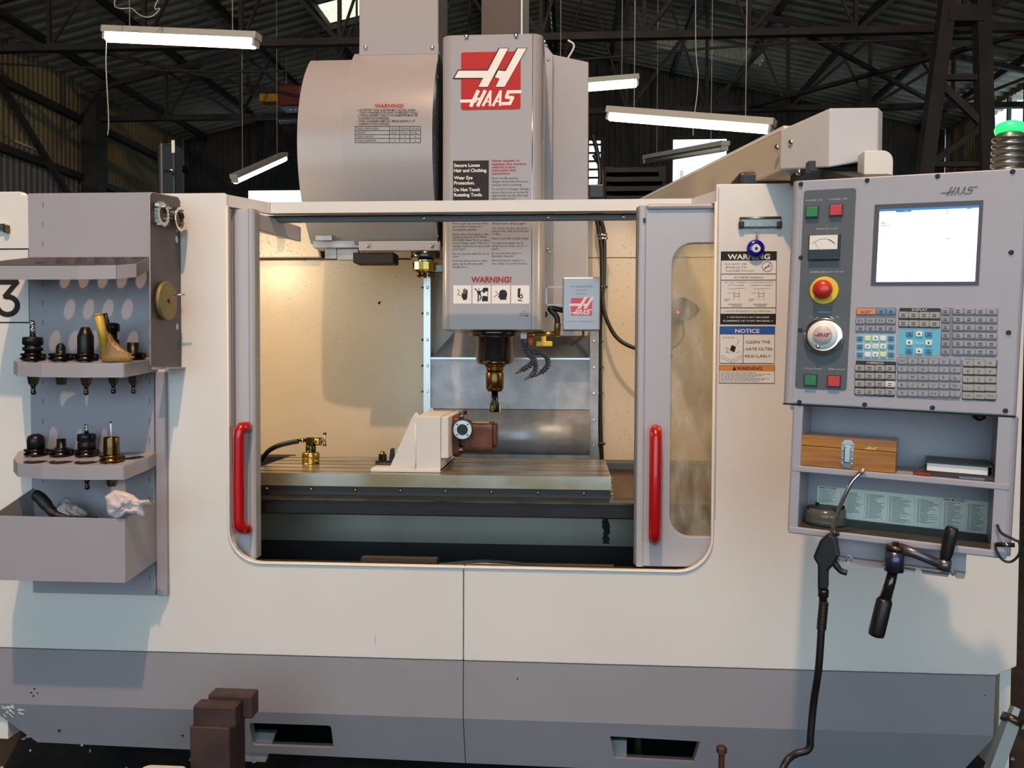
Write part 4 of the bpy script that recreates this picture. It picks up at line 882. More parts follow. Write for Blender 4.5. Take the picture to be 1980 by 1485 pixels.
cl = thing('strap_clamp', 'black strap clamp with nut and stud at the angle plate foot', 'clamp', px(742, 903, .36))
Yp = .36; c = px(741, 900, Yp)
part('strap', MB().box(px(727, 0, Yp).x, px(762, 0, Yp).x, Yp-.02, Yp+.02, tz+.012, tz+.028), 'black_metal', cl, bevel=.004)
part('nut', MB().cyl((px(739, 0, Yp).x, Yp, tz+.028), (px(739, 0, Yp).x, Yp, tz+.048), .015, n=6, smooth=False), 'black_metal', cl)
part('stud', MB().cyl((px(739, 0, Yp).x, Yp, tz+.02), (px(739, 0, Yp).x, Yp, tz+.056), .008), 'holder_bronze', cl)
part('step_block', MB().hexa([(px(752, 0, Yp).x, Yp-.012, tz+.012), (px(766, 0, Yp).x, Yp-.012, tz+.012), (px(766, 0, Yp).x, Yp+.012, tz+.012), (px(752, 0, Yp).x, Yp+.012, tz+.012), (px(756, 0, Yp).x, Yp-.012, tz+.066), (px(764, 0, Yp).x, Yp-.012, tz+.07), (px(764, 0, Yp).x, Yp+.012, tz+.07), (px(756, 0, Yp).x, Yp+.012, tz+.066)]), 'black_metal', cl)
# workpiece bolted to the angle plate
Yw = .44; wk = thing('workpiece', 'rust brown valve casting bolted to the angle plate', 'workpiece', px(900, 860, Yw))
def wq(u, v, dy=0): return px(u, v, Yw+dy)
x0 = aq(868, 0)[0]+.001; zc = wq(0, 832).z
part('mounting_flange', MB().prism(rrect(Yw-.075, Yw+.075, zc-.068, zc+.068, .02, 4), fyz(x0), 0, .02), 'rust', wk, bevel=.003)
body = MB().prism(rrect(Yw-.045, Yw+.05, wq(0, 862).z, wq(0, 808).z, .018, 4), fyz(x0+.02), 0, wq(957, 0).x-x0-.02)
part('body', body, 'rust', wk, bevel=.003)
part('end_nose', MB().prism(rrect(Yw-.035, Yw+.04, wq(0, 854).z, wq(0, 810).z, .016, 4), fyz(wq(957, 0).x), 0, wq(964, 0).x-wq(957, 0).x), 'rust', wk, bevel=.004)
cb = wq(894, 831, -.10); rg = 18*sp(Yw-.07)
part('side_boss', MB().lathe([(rg*.95, .08), (rg*.95, -.006)], cb+Vector((0, .02, 0)), (0, 1, 0), 24), 'rust', wk)
part('bored_ring', MB().prism(circ(cb.x, cb.z, rg, 28), fxz(cb.y), 0, .012, [circ(cb.x, cb.z, rg*.6, 24)]), 'steel', wk)
part('bore', MB().lathe([(rg*.6, 0), (rg*.6, .001)], cb+Vector((0, .0125, 0)), (0, 1, 0), 20), 'holder_steel', wk)
for i in range(4):
    t = .785+1.57*i; part('bolt_hole', MB().lathe([(rg*.09, 0), (rg*.09, .001)], cb+Vector((rg*.8*math.cos(t), -.0008, rg*.8*math.sin(t))), (0, 1, 0), 8), 'matte_black', wk)
part('machined_pad', MB().box(wq(902, 0).x, wq(950, 0).x, Yw-.03, Yw+.03, wq(0, 808).z, wq(0, 807).z), 'brass', wk)
for u, v, dy in ((882, 801, -.065), (882, 866, -.065), (874, 836, -.07), (890, 797, .055)):
    q = wq(u, v, dy); part('bolt', MB().cyl((x0+.02, q.y, q.z), (x0+.033, q.y, q.z), .010, n=6, smooth=False), 'chrome', wk)
# hydraulic coupling block standing on the table
Yu = .46; hy = thing('hydraulic_clamp', 'brass hydraulic clamp cylinder with T-handle valve standing on the table', 'clamp', (px(601, 0, Yu).x, Yu, tz))
c = Vector((px(601, 890, Yu).x, Yu, tz)); k_ = sp(Yu)
part('cylinder', MB().lathe([(17*k_, 0), (17*k_, 8*k_), (16*k_, 9*k_), (17*k_, 10*k_), (17*k_, 21*k_), (15*k_, 23*k_)], c, n=28), 'brass', hy)
part('neck', MB().lathe([(10*k_, 22*k_), (10.5*k_, 34*k_), (9*k_, 36*k_)], c, n=20), 'black_metal', hy)
part('valve_block', MB().box(c.x-8*k_, c.x+6*k_, Yu-.013, Yu+.013, tz+36*k_, tz+52*k_), 'holder_bronze', hy, bevel=.002)
part('valve_body', MB().cyl(c+Vector((6*k_, 0, 44*k_)), c+Vector((22*k_, 0, 44*k_)), 8*k_, n=16), 'brass', hy)
part('valve_spindle', MB().cyl(c+Vector((22*k_, 0, 44*k_)), c+Vector((29*k_, 0, 44*k_)), 2.2*k_, n=8), 'steel', hy)
part('tee_handle', MB().tube([c+Vector((28*k_, 0, 36*k_)), c+Vector((28*k_, 0, 60*k_))], [2.6*k_, 2.6*k_], 8), 'steel', hy)
mb = MB(); mb.lathe([(3.6*k_, 0), (3.6*k_, 4*k_)], c+Vector((28*k_, 0, 58*k_)), n=10); mb.lathe([(3.6*k_, 0), (3.6*k_, 3*k_)], c+Vector((28*k_, 0, 35*k_)), n=10); part('handle_knob', mb, 'holder_bronze', hy)
part('hose_fitting', MB().lathe([(3*k_, 0), (3*k_, 5*k_), (4.5*k_, 5*k_), (4.5*k_, 11*k_), (3*k_, 11*k_), (3*k_, 16*k_)], c+Vector((-8*k_, 0, 46*k_)), (-1, 0, 0), 10), 'brass', hy)
part('hose', MB().tube(bez([px(577, 853, Yu), px(556, 857, Yu), px(535, 863, Yu), px(518, 873, Yu+.02), px(506, 888, Yu+.05), px(488, 905, Yu+.08)]), .0085), 'rubber', hy)
# touch sensor seen through the door window
Yx = ib-.0
rc = thing('tool_sensor', 'dark grey round receiver with red light behind the door window', 'sensor', px(1322, 625, Yx-.06))
part('mount_plate', MB().prism([(px(u, v, Yx).x, px(u, v, Yx).z) for u, v in ((1326, 580), (1345, 588), (1352, 600), (1345, 612), (1326, 622), (1318, 600))], fxz(Yx-.02), 0, .02), 'dark_grey_paint', rc)
part('body', MB().lathe([(.048, 0), (.05, .03), (.045, .06), (.035, .07)], px(1322, 600, Yx-.02), (-.4, -1, 0), 20), 'dark_grey_paint', rc)
part('lens', MB().lathe([(.005, 0), (.004, .004)], px(1311, 604, Yx-.10), (0, -1, 0), 10), mat('led_red', (255, 60, 90), .3, emit=4), rc)
part('cable', MB().tube(bez([px(1320, 624, Yx-.05), px(1322, 645, Yx-.05), px(1312, 665, Yx-.04), px(1285, 682, Yx-.03)]), .004), 'rubber', rc)

# ------------------------------------------------------------------ control pendant, turned towards the operator
ex = Vector((.924, -.383, -.0305)).normalized(); ey = Vector((.383, .924, 0)); ey = (ey-ex*ey.dot(ex)).normalized(); ez = ex.cross(ey)
O = px(1535, 565, -.58)
MP = Matrix((ex, ey, ez)).transposed().to_4x4(); MP.translation = O
def loc(u, v, d=0.0):
    r = ray(u, v); t = ((O+ey*d)-CAM).dot(ey)/r.dot(ey); q = CAM+r*t-O; return q.dot(ex), q.dot(ez)
def PM(): return MB(MP)
def pbox(u0_, v0, u1_, v1, d0, d1, dp=None):       # front rectangle given by opposite pixels at depth dp
    (a, b), (c, e) = loc(u0_, v1, dp if dp is not None else d0), loc(u1_, v0, dp if dp is not None else d0); return PM().box(a, c, d0, d1, b, e)
LZ = fxz(0)
pen = thing('control_pendant', 'grey control pendant with bright screen, keypad and open shelves', 'control panel', M=MP)
gp = mat('pendant_grey', (164, 163, 172), .38, var=.03, bump=.05, bscale=500)
xl, zt_ = loc(1533, 350); xr = loc(1966, 560)[0]; zb_ = loc(1533, 781)[1]
part('housing', PM().prism(rrect(xl, xr+.012, 0, .12, .012, 4), fxy(zb_), 0, zt_-zb_), gp, pen, bevel=.002)
part('face_plate', PM().box(loc(1545, 500)[0], loc(1962, 500)[0], -.002, 0, zb_+.003, zt_-.003), gp, pen)
part('seam', PM().box(xl, xr+.01, .0005, .1, zb_-.0025, zb_-.0002), 'matte_black', pen)
for u, v in ((1549, 356), (1677, 349), (1813, 341), (1958, 332), (1549, 498), (1955, 488), (1548, 638), (1950, 643), (1546, 777), (1672, 782), (1803, 788), (1944, 794)):
    x, z = loc(u, v); part('screw', PM().lathe([(.0046, 0), (.0044, .002), (.0022, .0035), (.0018, .0015)], (x, -.002, z), (0,-1,0), 12), 'black_plastic', pen)
# operator strip
x0, z1 = loc(1555, 369); x1, z0 = loc(1637, 755)
strip = part('button_strip', PM().prism(rrect(x0, x1, z0, z1, .006, 3), LZ, -.0032, -.002), 'dark_grey_paint', pen)
fs_ = lambda a, b, d: Vector((a, -.0036+d, b))
mb = PM()
for t, u, v, wd in (('POWER ON', 1559, 390, 28), ('POWER OFF', 1604, 388, 30), ('SPINDLE LOAD', 1578, 445, 37), ('EMERGENCY STOP', 1567, 528, 57), ('HANDLE', 1584, 605, 20), ('CYCLE START', 1554, 714, 32), ('FEED HOLD', 1602, 715, 28), ('-', 1566, 615, 4), ('+', 1617, 615, 5)):
    x, z = loc(u, v); mb.text(t, x, z, wd*.00115, .0035 if len(t) > 1 else .005, fs_)
for P in ([(1575, 618), (1583, 613)], [(1605, 612), (1612, 616)]): mb.stroke([loc(*p) for p in P], .002, fs_)
part('white_lettering', mb, 'print_grey' if False else mat('pale_print', (190, 192, 196), .5), strip)
gm, rm = mat('button_green', (30, 120, 66), .4), mat('button_red', (196, 40, 44), .4)
for u, v, m_ in ((1571, 411, gm), (1617, 408, rm), (1568, 735, gm), (1613, 737, rm)):
    x, z = loc(u, v); b_ = part('push_button', PM().box(x-.0115, x+.0115, -.0105, -.003, z-.0105, z+.0105), m_, pen, bevel=.001)
    part('button_frame', PM().box(x-.0135, x+.0135, -.006, -.003, z-.0125, z+.0125), 'black_plastic', b_)
x0, z1 = loc(1566, 455); x1, z0 = loc(1624, 503)
me_ = part('load_meter', PM().box(x0, x1, -.012, -.003, z0, z1), 'black_plastic', pen, bevel=.001)
xa, za = loc(1567.5, 457); xb, zb2 = loc(1620, 483)
part('dial', PM().box(xa, xb, -.0128, -.012, zb2, za), 'print_white', me_)
mb = PM(); f_ = lambda a, b, d: Vector((a, -.0131, b)); cx, cz = (xa+xb)/2, zb2-.006; R_ = (za-zb2)*.95
mb.stroke([(cx+R_*math.cos(math.radians(t)), cz+R_*math.sin(math.radians(t))) for t in range(140, 35, -8)], .0006, f_); mb.stroke([(cx+R_*math.cos(math.radians(t)), cz+R_*math.sin(math.radians(t))) for t in range(70, 35, -6)], .0014, f_)
mb.stroke([(cx-.008, zb2+.001), (cx-R_*.6, cz+R_*.72)], .0005, f_); part('scale', mb, 'print_black', me_)
x, z = loc(1594, 562)
es = part('emergency_stop', PM().lathe([(.0285, 0), (.0285, .002), (.027, .004)], (x, -.003, z), (0,-1,0), 32), mat('estop_yellow', (226, 198, 30), .4), pen, label='yellow ring emergency stop with red knob')
part('knob', PM().lathe([(.014, 0), (.014, .01), (.019, .012), (.0195, .02), (.017, .026), (.010, .030), (.002, .031)], (x-.001, -.006, z+.001), (0,-1,0), 28), mat('estop_red', (200, 46, 34), .3, coat=.3), es)
x, z = loc(1594, 650)
jw = part('jog_wheel', PM().lathe([(.0375, 0), (.0385, .004), (.0385, .010), (.036, .013), (.029, .013)], (x, -.003, z), (0,-1,0), 40), 'chrome', pen, label='chrome rimmed jog wheel')
part('wheel_face', PM().lathe([(.0295, .013), (.0285, .016), (.001, .016)], (x-.002, -.003, z+.001), (0,-1,0), 36), 'print_white', jw)
part('wheel_insert', PM().lathe([(.0195, .016), (.0190, .0172), (.001, .0172)], (x-.002, -.003, z+.001), (0,-1,0), 28), mat('insert_grey', (186, 184, 184), .4), jw)
mb = PM(); wordmark(mb, lambda a, b, d: Vector((a, -.0206, b)), x-.0165, z-.0015, .030, 0, 1.1); part('wheel_mark', mb, 'logo_red', jw)
part('crank_pin', PM().lathe([(.0048, .016), (.004, .022), (.001, .023)], (x-.009, -.003, z-.022), (0,-1,0), 12), 'chrome', jw)
# screen
x0, z1 = loc(1689, 397); x1, z0 = loc(1894, 552)
x0, x1 = loc(1688, 470)[0], loc(1897, 470)[0]; z1, z0 = loc(1793, 392)[1], loc(1793, 552)[1]
bez_ = part('screen', PM().box(x0, x1, -.0035, -.002, z0, z1), mat('bezel_grey', (66, 64, 72), .4), pen)
sx0, sx1 = loc(1698, 470)[0], loc(1889, 470)[0]; sz1, sz0 = loc(1793, 402)[1], loc(1793, 545)[1]
part('display', PM().box(sx0, sx1, -.0042, -.0035, sz0, sz1), mat('display_white', (246, 250, 255), .3, emit=1.25), bez_, label='bright white display')
mb = PM(); f_ = lambda a, b, d: Vector((a, -.0046, b)); W, H = sx1-sx0, sz1-sz0
mb.rect(sx0, sx1, sz1-H*.03, sz1, f_); mb.rect(sx0+W*.17, sx0+W*.33, sz1-H*.05, sz1-H*.03, f_)
part('title_bar', mb, mat('display_blue', (40, 120, 190), .4, emit=.4), bez_)
mb = PM()
for x, z, L in ((.02, .17, .04), (.02, .19, .06), (.02, .22, .1), (.68, .05, .02), (.68, .08, .02), (.70, .42, .03), (.25, .03, .05), (.40, .025, .02), (.88, .03, .05)): mb.rect(sx0+W*x, sx0+W*(x+L), sz1-H*(z+.012), sz1-H*z, lambda a, b, d: Vector((a, -.0049, b)))
part('display_text', mb, mat('display_grey', (130, 160, 180), .4, emit=.4), bez_)
mb = PM(); a, b = loc(1820, 379); wordmark(mb, lambda a_, b_, d: Vector((a_, -.0024, b_)), a, b, loc(1889, 370)[0]-a, 0, 1.0); part('wordmark', mb, 'print_grey', pen)
# keypad fields and keys; crop origin (1640, 580), 6.6 px per pixel
kq = lambda x, y: loc(1640+x/6.6, 580+y/6.6)
kg = mat('key_grey', (142, 142, 148), .3, coat=.3); kt = mat('key_tan', (150, 146, 140), .3, coat=.3); kb = mat('key_blue', (74, 134, 172), .3, coat=.3); kw = mat('key_white', (222, 226, 214), .3, coat=.3)
ky = mat('key_lime', (216, 222, 140), .3, coat=.3); ko_ = mat('key_orange', (222, 122, 40), .35, coat=.3); kwh = mat('key_pale', (212, 208, 210), .35)
KEYM = {}
def key(parent, x, y, wx, hy, m_):
    k = (wx, hy, m_.name); s_ = .00107/6.6*1.12
    if k not in KEYM:
        a, b = wx*s_/2*.93, hy*.00107/6.6/2*.88; P = rrect(-a, a, -b, b, min(a, b)*.35, 2); Q = [(p*.86, q*.84) for p, q in P]; n = len(P)
        mb = MB(); mb.add([(p, 0, q) for p, q in P]+[(p, -.0012, q) for p, q in P]+[(p, -.0026, q) for p, q in Q], [(i, (i+1) % n, n+(i+1) % n, n+i) for i in range(n)]+[(n+i, n+(i+1) % n, 2*n+(i+1) % n, 2*n+i) for i in range(n)]+[tuple(range(2*n, 3*n))])
        me = mesh_of('key', mb); me.materials.append(m_); KEYM[k] = me
    o = bpy.data.objects.new('key', KEYM[k]); COL.objects.link(o); o.parent = parent; cx, cz = kq(x, y); o.location = (cx, -.0026, cz); return o
def field(x0, y0, x1, y1, m_, pt='keypad_field'):
    P = [kq(x0, y1), kq(x1, y1), kq(x1, y0), kq(x0, y0)]; a0, a1 = (P[0][0]+P[3][0])/2, (P[1][0]+P[2][0])/2; b0, b1 = (P[0][1]+P[1][1])/2, (P[2][1]+P[3][1])/2
    return part(pt, PM().prism(rrect(a0, a1, b0, b1, .0025, 3), LZ, -.0027, -.002), m_, pen)
fk = lambda a, b, d: Vector((a, -.0054, b))
def cap(mb, t, x, y, wpx, hpx): a, b = kq(x, y); mb.text(t, a, b-hpx*.00107/6.6/2, wpx*.00118/6.6 if len(t) > 1 else None, hpx*.00107/6.6, fk, align='c')
def bars(mb, x, y):
    for dy, wd in ((-14, 46), (10, 52)):
        a, b = kq(x-wd/2, y+dy); c, e = kq(x+wd/2, y+dy+11); mb.rect(a, c, e, b, fk)
fg = mat('field_grey', (124, 124, 134), .5); fb_ = mat('field_black', (26, 26, 28), .45); fc = mat('field_cyan', (96, 186, 214), .5); fpb = mat('field_pale_blue', (150, 196, 212), .5)
# reset group
f1_ = field(100, 98, 612, 418, fg); mb = PM(); key(f1_, 228, 152, 222, 78, ko_); key(f1_, 420, 152, 104, 78, kb); key(f1_, 548, 152, 104, 78, kb); cap(mb, 'RESET', 228, 155, 110, 34)
for r, y_ in enumerate((270, 368)):
    for c, x in enumerate((157, 287, 415, 545)):
        key(f1_, x, y_, 108, 80, kg)
        if r == 0: cap(mb, 'F%d' % (c+1), x, y_, 44, 34)
        else: bars(mb, x, y_)
for x in (420, 548): bars(mb, x, 152)
part('legends', mb, 'print_black', f1_)
# jog group
f1_ = field(98, 440, 606, 750, fpb); mb = PM()
for r, y_ in enumerate((492, 595, 697)):
    for c, x in enumerate((150, 250, 348, 447, 548)):
        m_ = kb if c in (0, 4) else (ky if (r, c) in ((0, 1), (2, 3)) else kw); key(f1_, x, y_, 72, 72, m_)
        if m_ is kb: bars(mb, x, y_)
        else:
            q = lambda dx, dy: kq(x+dx, y_+dy); dx, dy = (c-2), (r-1); L = 18
            if dx or dy: mb.flat([q(dx*L, dy*L), q(-dx*6-dy*15, -dy*6-dx*15), q(-dx*6+dy*15, -dy*6+dx*15)], fk)
            else: mb.frame2(*[kq(x-16, y_)[0], kq(x+16, y_)[0], kq(x, y_+16)[1], kq(x, y_-16)[1]], .0004, fk)
part('legends', mb, 'print_black', f1_)
def grid(fd_, xs, ys, wx, hy, m_, labels=None, special=None):
    mb = PM()
    for r, y_ in enumerate(ys):
        for c, x in enumerate(xs):
            sk = (xs[-1]-xs[0]); yy = y_+(x-xs[0])*.016
            key(fd_, x, yy, wx, hy, (special or {}).get((r, c), m_))
            t = labels[r][c] if labels else None
            if t and len(t) <= 1: cap(mb, t, x-4, yy, 26, 36)
            elif t and len(t) > 1: cap(mb, t, x-2, yy, 62, 22)
            elif t != '': bars(mb, x-4, yy)
    part('legends', mb, 'print_black', fd_)
f1_ = field(88, 780, 605, 1228, fb_); part('title', (lambda m_: (cap(m_, 'OVERRIDES', 345, 803, 180, 26), m_)[1])(PM()), 'print_white', f1_)
grid(f1_, (148, 277, 407, 537), (868, 967, 1068, 1168), 112, 88, kt, special={(2, 3): kwh})
f1_ = field(648, 104, 1176, 358, fb_); part('title', (lambda m_: (cap(m_, 'DISPLAY', 915, 126, 150, 28), m_)[1])(PM()), 'print_white', f1_)
grid(f1_, (708, 838, 970, 1104), (193, 300), 114, 92, kt)
f1_ = field(648, 380, 1172, 706, fc); mb = PM()
for x, y_, m_ in ((785, 435, kb), (905, 437, kw), (1030, 437, kb), (780, 545, kw), (1025, 548, kw), (778, 650, kb), (904, 654, kw), (1025, 655, kb)):
    key(f1_, x, y_, 76, 74, m_); q = lambda dx, dy: kq(x+dx, y_+dy)
    if m_ is kb: bars(mb, x, y_)
    else:
        dx = (x > 950)-(x < 850); dy = (y_ > 600)-(y_ < 500); mb.flat([q(dx*18, dy*18), q(-dx*8-dy*20, -dy*8-dx*20), q(-dx*8+dy*20, -dy*8+dx*20)], fk)
part('legends', mb, 'print_black', f1_); part('title', (lambda m_: (cap(m_, 'CURSOR', 898, 548, 100, 30), m_)[1])(PM()), 'print_white', f1_)
f1_ = field(1186, 104, 1902, 722, fg); grid(f1_, (1242,), (150, 250, 352, 455, 558, 660), 86, 80, kg); grid(f1_, (1402, 1545, 1688, 1830), (145, 248, 352, 455, 558, 660), 116, 84, kg)
f1_ = field(628, 735, 1432, 1262, fg)
grid(f1_, (692, 825, 957, 1090, 1225, 1365), (780, 882, 983, 1086, 1188), 112, 84, kg, ['\0ABCDE' if False else ['SHIFT', 'A', 'B', 'C', 'D', 'E'], list('FGHIJK'), list('LMNOPQ'), list('RSTUVW'), ['X', 'Y', 'Z', 'EOB', '(', ')']])
f1_ = field(1462, 758, 1892, 1284, fb_)
grid(f1_, (1528, 1672, 1815), (803, 908, 1012, 1117, 1220), 122, 92, kt, [list('789'), list('456'), list('123'), ['-', '0', '.'], ['CANCEL', 'SPACE', 'WRITE']])
# shelf unit under the control
xs0 = loc(1528, 900)[0]; xs1 = loc(1966, 900)[0]; zbt = loc(1740, 1052)[1]; zmt = loc(1740, 925)[1]; D = .15
gs = gp
part('side_panel', PM().prism(rrect(xs0, loc(1548, 900)[0], 0, D, .004, 2), fxy(zbt), 0, zb_-.003-zbt), gs, pen)
part('side_panel', PM().prism(rrect(loc(1925, 900)[0], xs1, 0, D, .018, 5, (0, 1, 0, 0)), fxy(zbt), 0, zb_-.003-zbt), gs, pen)
part('back_panel', PM().box(xs0+.004, xs1-.004, D, D+.006, zbt, zb_-.003), gs, pen)
part('shelf', PM().box(xs0+.004, xs1-.01, -.001, D, zmt-.005, zmt+.008), gs, pen, bevel=.002)
part('shelf', PM().box(xs0+.002, xs1-.008, -.001, D, zbt-.005, zbt+.010), gs, pen, bevel=.003)
part('shelf_mat', PM().box(loc(1549, 900)[0], loc(1924, 900)[0], .002, D, zbt+.010, zbt+.0115), mat('grimy', (58, 58, 46), .6, var=.4, vscale=20), pen)
part('under_knob', PM().lathe([(.012, 0), (.012, .006), (.003, .012)], (loc(1895, 805)[0], .03, zb_-.003), (0,0,-1), 12), 'black_plastic', pen)
# arm joining the pendant to the boom hood
a = Vector((.2, .14, 0))
part('swivel_neck', PM().cyl((a.x, .14, zt_-.25), (a.x, .14, zt_+.02), .03, n=18), 'black_plastic', pen)
part('neck_bracket', PM().box(a.x-.1, a.x+.1, .118, .19, zt_-.30, zt_-.05), 'black_plastic', pen)
mb = MB(); q0 = MP @ Vector((a.x, .14, zt_-.02)); mb.hexa([q0+Vector((-.05, -.02, -.02)), q0+Vector((.05, -.02, -.02)), Vector((.75, -.16, 1.76)), Vector((.64, -.16, 1.76)), q0+Vector((-.05, -.02, .02)), q0+Vector((.05, -.02, .02)), Vector((.75, -.16, 1.79)), Vector((.64, -.16, 1.79))])
part('neck_arm', mb, 'black_plastic', pen)
# G code chart on the back panel
P = [loc(1581, 940, D), loc(1931, 968, D), loc(1930, 1038, D), loc(1581, 1010, D)]
ch = thing('code_chart', 'pale code chart with printed columns stuck inside the lower shelf', 'chart', M=MP @ Matrix.Translation((P[3][0], D, P[3][1])))
cx0, cx1 = P[0][0], P[1][0]; cz1 = loc(1581, 939, D)[1]; cz0 = zbt+.013
part('sheet', PM().box(cx0, cx1, D-.0012, D-.0002, cz0, cz1), mat('chart_paper', (230, 236, 222), .6), ch)
fch = lambda a_, b_, d: Vector((a_, D-.0016, b_)); mb = PM(); W = cx1-cx0; H = cz1-cz0
mb.text('HAAS G CODES', cx0+W*.012, cz1-H*.085, W*.10, .0050, fch, bold=.02); part('heading', mb, 'print_black', ch); mb = PM(); mb.text('HAAS M CODES', cx0+W*.715, cz1-H*.085, W*.11, .0050, fch, bold=.02)
part('heading', mb, 'print_black', ch); mb = PM()
for c, (x, wd, n) in enumerate(((.012, .11, 12), (.16, .11, 20), (.29, .11, 23), (.42, .13, 24), (.575, .12, 22), (.72, .10, 23), (.845, .09, 24), (.955, .04, 22))):
    for i in range(n):
        z = cz1-H*(.13+.035*i); L = W*wd*random.uniform(.45, 1)
        if z < cz0+.003: continue
        mb.rect(cx0+W*x, cx0+W*x+W*.012, z-.0005, z+.0005, fch); mb.rect(cx0+W*(x+.016), cx0+W*x+L, z-.0005, z+.0005, fch)
for x in (.14, .28, .41, .56, .70): mb.rect(cx0+W*x, cx0+W*x+.0004, cz0+.004, cz1-H*.1, fch)
part('fine_print', mb, 'print_grey', ch)
# beacon on top of the pendant
bx_, bz_ = loc(1950, 322, .05)
bc = thing('beacon_lamp', 'ribbed metal beacon with green glowing top on the pendant', 'signal lamp', M=MP @ Matrix.Translation((bx_, .06, zt_)))
prof = [(.026, 0)]
for i in range(6): prof += [(.031, .004+.0125*i), (.031, .009+.0125*i), (.025, .011+.0125*i), (.025, .0135+.0125*i)]
part('ribbed_body', PM().lathe(prof+[(.022, .082)], (bx_, .06, zt_), n=28), mat('ribbed_metal', (150, 146, 138), .25, .8), bc)
part('green_lens', PM().lathe([(.026, .080), (.028, .088), (.024, .098), (.012, .103), (.001, .104)], (bx_, .06, zt_), n=24), mat('green_glow', (40, 230, 110), .3, emit=1.6), bc)
# bracket plate under the shelves
bk = thing('tool_bracket', 'pale sheet metal bracket with notched lip under the pendant', 'bracket', M=MP @ Matrix.Translation((loc(1740, 1090, .1)[0], .1, loc(1740, 1090, .1)[1])))
D2 = .035
x0, x1 = loc(1612, 1060, D2)[0], loc(1868, 1090, D2)[0]; zq0 = loc(1740, 1093, D2)[1]
part('plate', PM().box(x0, x1, D2, D2+.004, zq0, zbt-.004), gs, bk)
w_ = x1-x0; lipP = [(x0, D2), (x0+w_*.02, D2-.05)]
for f in (.12, .42, .66, .9): lipP += [(x0+w_*(f-.03), D2-.05), (x0+w_*(f-.02), D2-.025), (x0+w_*(f+.02), D2-.025), (x0+w_*(f+.03), D2-.05)]
lipP += [(x1-w_*.02, D2-.05), (x1, D2)]
part('notched_lip', PM().prism(lipP, fxy(zq0), 0, .004), 'galvanised', bk)
for f in (.14, .88): 
    mb = PM(); xx = x0+w_*f; mb.tube([(xx-.006, D2-.045, zq0+.003), (xx-.005, D2-.046, zq0+.012), (xx, D2-.047, zq0+.017), (xx+.005, D2-.046, zq0+.012), (xx+.006, D2-.045, zq0+.003)], .002, 6); part('hook', mb, 'galvanised', bk)

# ------------------------------------------------------------------ things kept on the pendant shelves
def at(u, v, d): x, z = loc(u, v, d); return Vector((x, d, z))
wm = mat('varnished_wood', (178, 118, 30), .35, vscale=3, rgb2=(140, 86, 18), stretch=(3, 3, 40), coat=.4)
x0, x1 = loc(1548, 880, .005)[0], loc(1733, 880, .005)[0]; z0 = zmt+.0085; z1 = loc(1640, 848, .005)[1]
wb = thing('wooden_box', 'varnished yellow wooden box with chrome latch on the upper shelf', 'box', M=MP @ Matrix.Translation(((x0+x1)/2, .06, z0)))
part('box_body', PM().box(x0, x1, .004, .115, z0, z0+(z1-z0)*.66), wm, wb, bevel=.0015)
part('lid', PM().box(x0, x1, .004, .115, z0+(z1-z0)*.664, z1), wm, wb, bevel=.0015)
xc = loc(1638, 880)[0]; fl = lambda a, b, d: Vector((a, .0035+d, b))
part('latch', PM().prism([(xc-.012, z0+.010), (xc-.006, z0+.004), (xc+.006, z0+.004), (xc+.012, z0+.010), (xc+.012, z1-.010), (xc+.006, z1-.003), (xc-.006, z1-.003), (xc-.012, z1-.010)], fxz(.001), 0, .003), 'chrome', wb)
part('latch_loop', PM().box(xc-.006, xc+.006, -.004, .001, z0+.014, z1-.016), 'steel', wb, bevel=.002)
for sx in (-.009, .009):
    for z in (z0+.012, z0+.022, z1-.024, z1-.012): part('rivet', PM().lathe([(.0022, 0), (.0018, .0015), (.0005, .002)], (xc+sx, .001, z), (0,-1,0), 8), 'chrome', wb)
mb = PM(); a, b = loc(1672, 869); wordmark(mb, lambda a_, b_, d: Vector((a_, .0034, b_)), a, b, loc(1697, 869)[0]-a, 0, .9); part('stamped_mark', mb, mat('pale_yellow', (236, 206, 130), .5), wb)
# books
x0, x1 = loc(1790, 905, .02)[0], loc(1922, 905, .02)[0]
bl = thing('ring_binder', 'thin black folder lying under the manual on the upper shelf', 'folder', M=MP @ Matrix.Translation(((x0+x1)/2, .06, zmt+.0085)))
part('covers', PM().prism([(loc(1765, 915)[0], .02), (x1+.002, .006), (x1+.002, .13), (loc(1790, 905)[0], .135)], fxy(zmt+.0087), 0, .008), mat('binder_black', (52, 44, 48), .3), bl, bevel=.001)
part('red_edge', PM().prism([(loc(1768, 915)[0], .012), (loc(1800, 915)[0], .008), (loc(1800, 915)[0], .02), (loc(1768, 915)[0], .02)], fxy(zmt+.0095), 0, .004), 'print_red', bl)
part('foil_label', PM().box(loc(1855, 915)[0], loc(1905, 915)[0], .004, .0058, zmt+.0095, zmt+.014), 'chrome', bl)
bo = thing('manual_book', 'thick black covered manual with white pages on the folder', 'book', M=MP @ Matrix.Translation(((x0+x1)/2, .06, zmt+.017)))
part('pages', PM().box(x0+.002, x1-.010, .020, .125, zmt+.0185, zmt+.034), 'print_white', bo)
part('cover', PM().box(x0-.002, x1-.002, .016, .130, zmt+.034, zmt+.037), 'black_plastic', bo, bevel=.0008)
part('cover', PM().box(x0-.002, x1-.002, .016, .130, zmt+.0169, zmt+.0185), 'black_plastic', bo)
part('spine', PM().box(x1-.004, x1-.002, .016, .130, zmt+.0185, zmt+.034), 'black_plastic', bo)
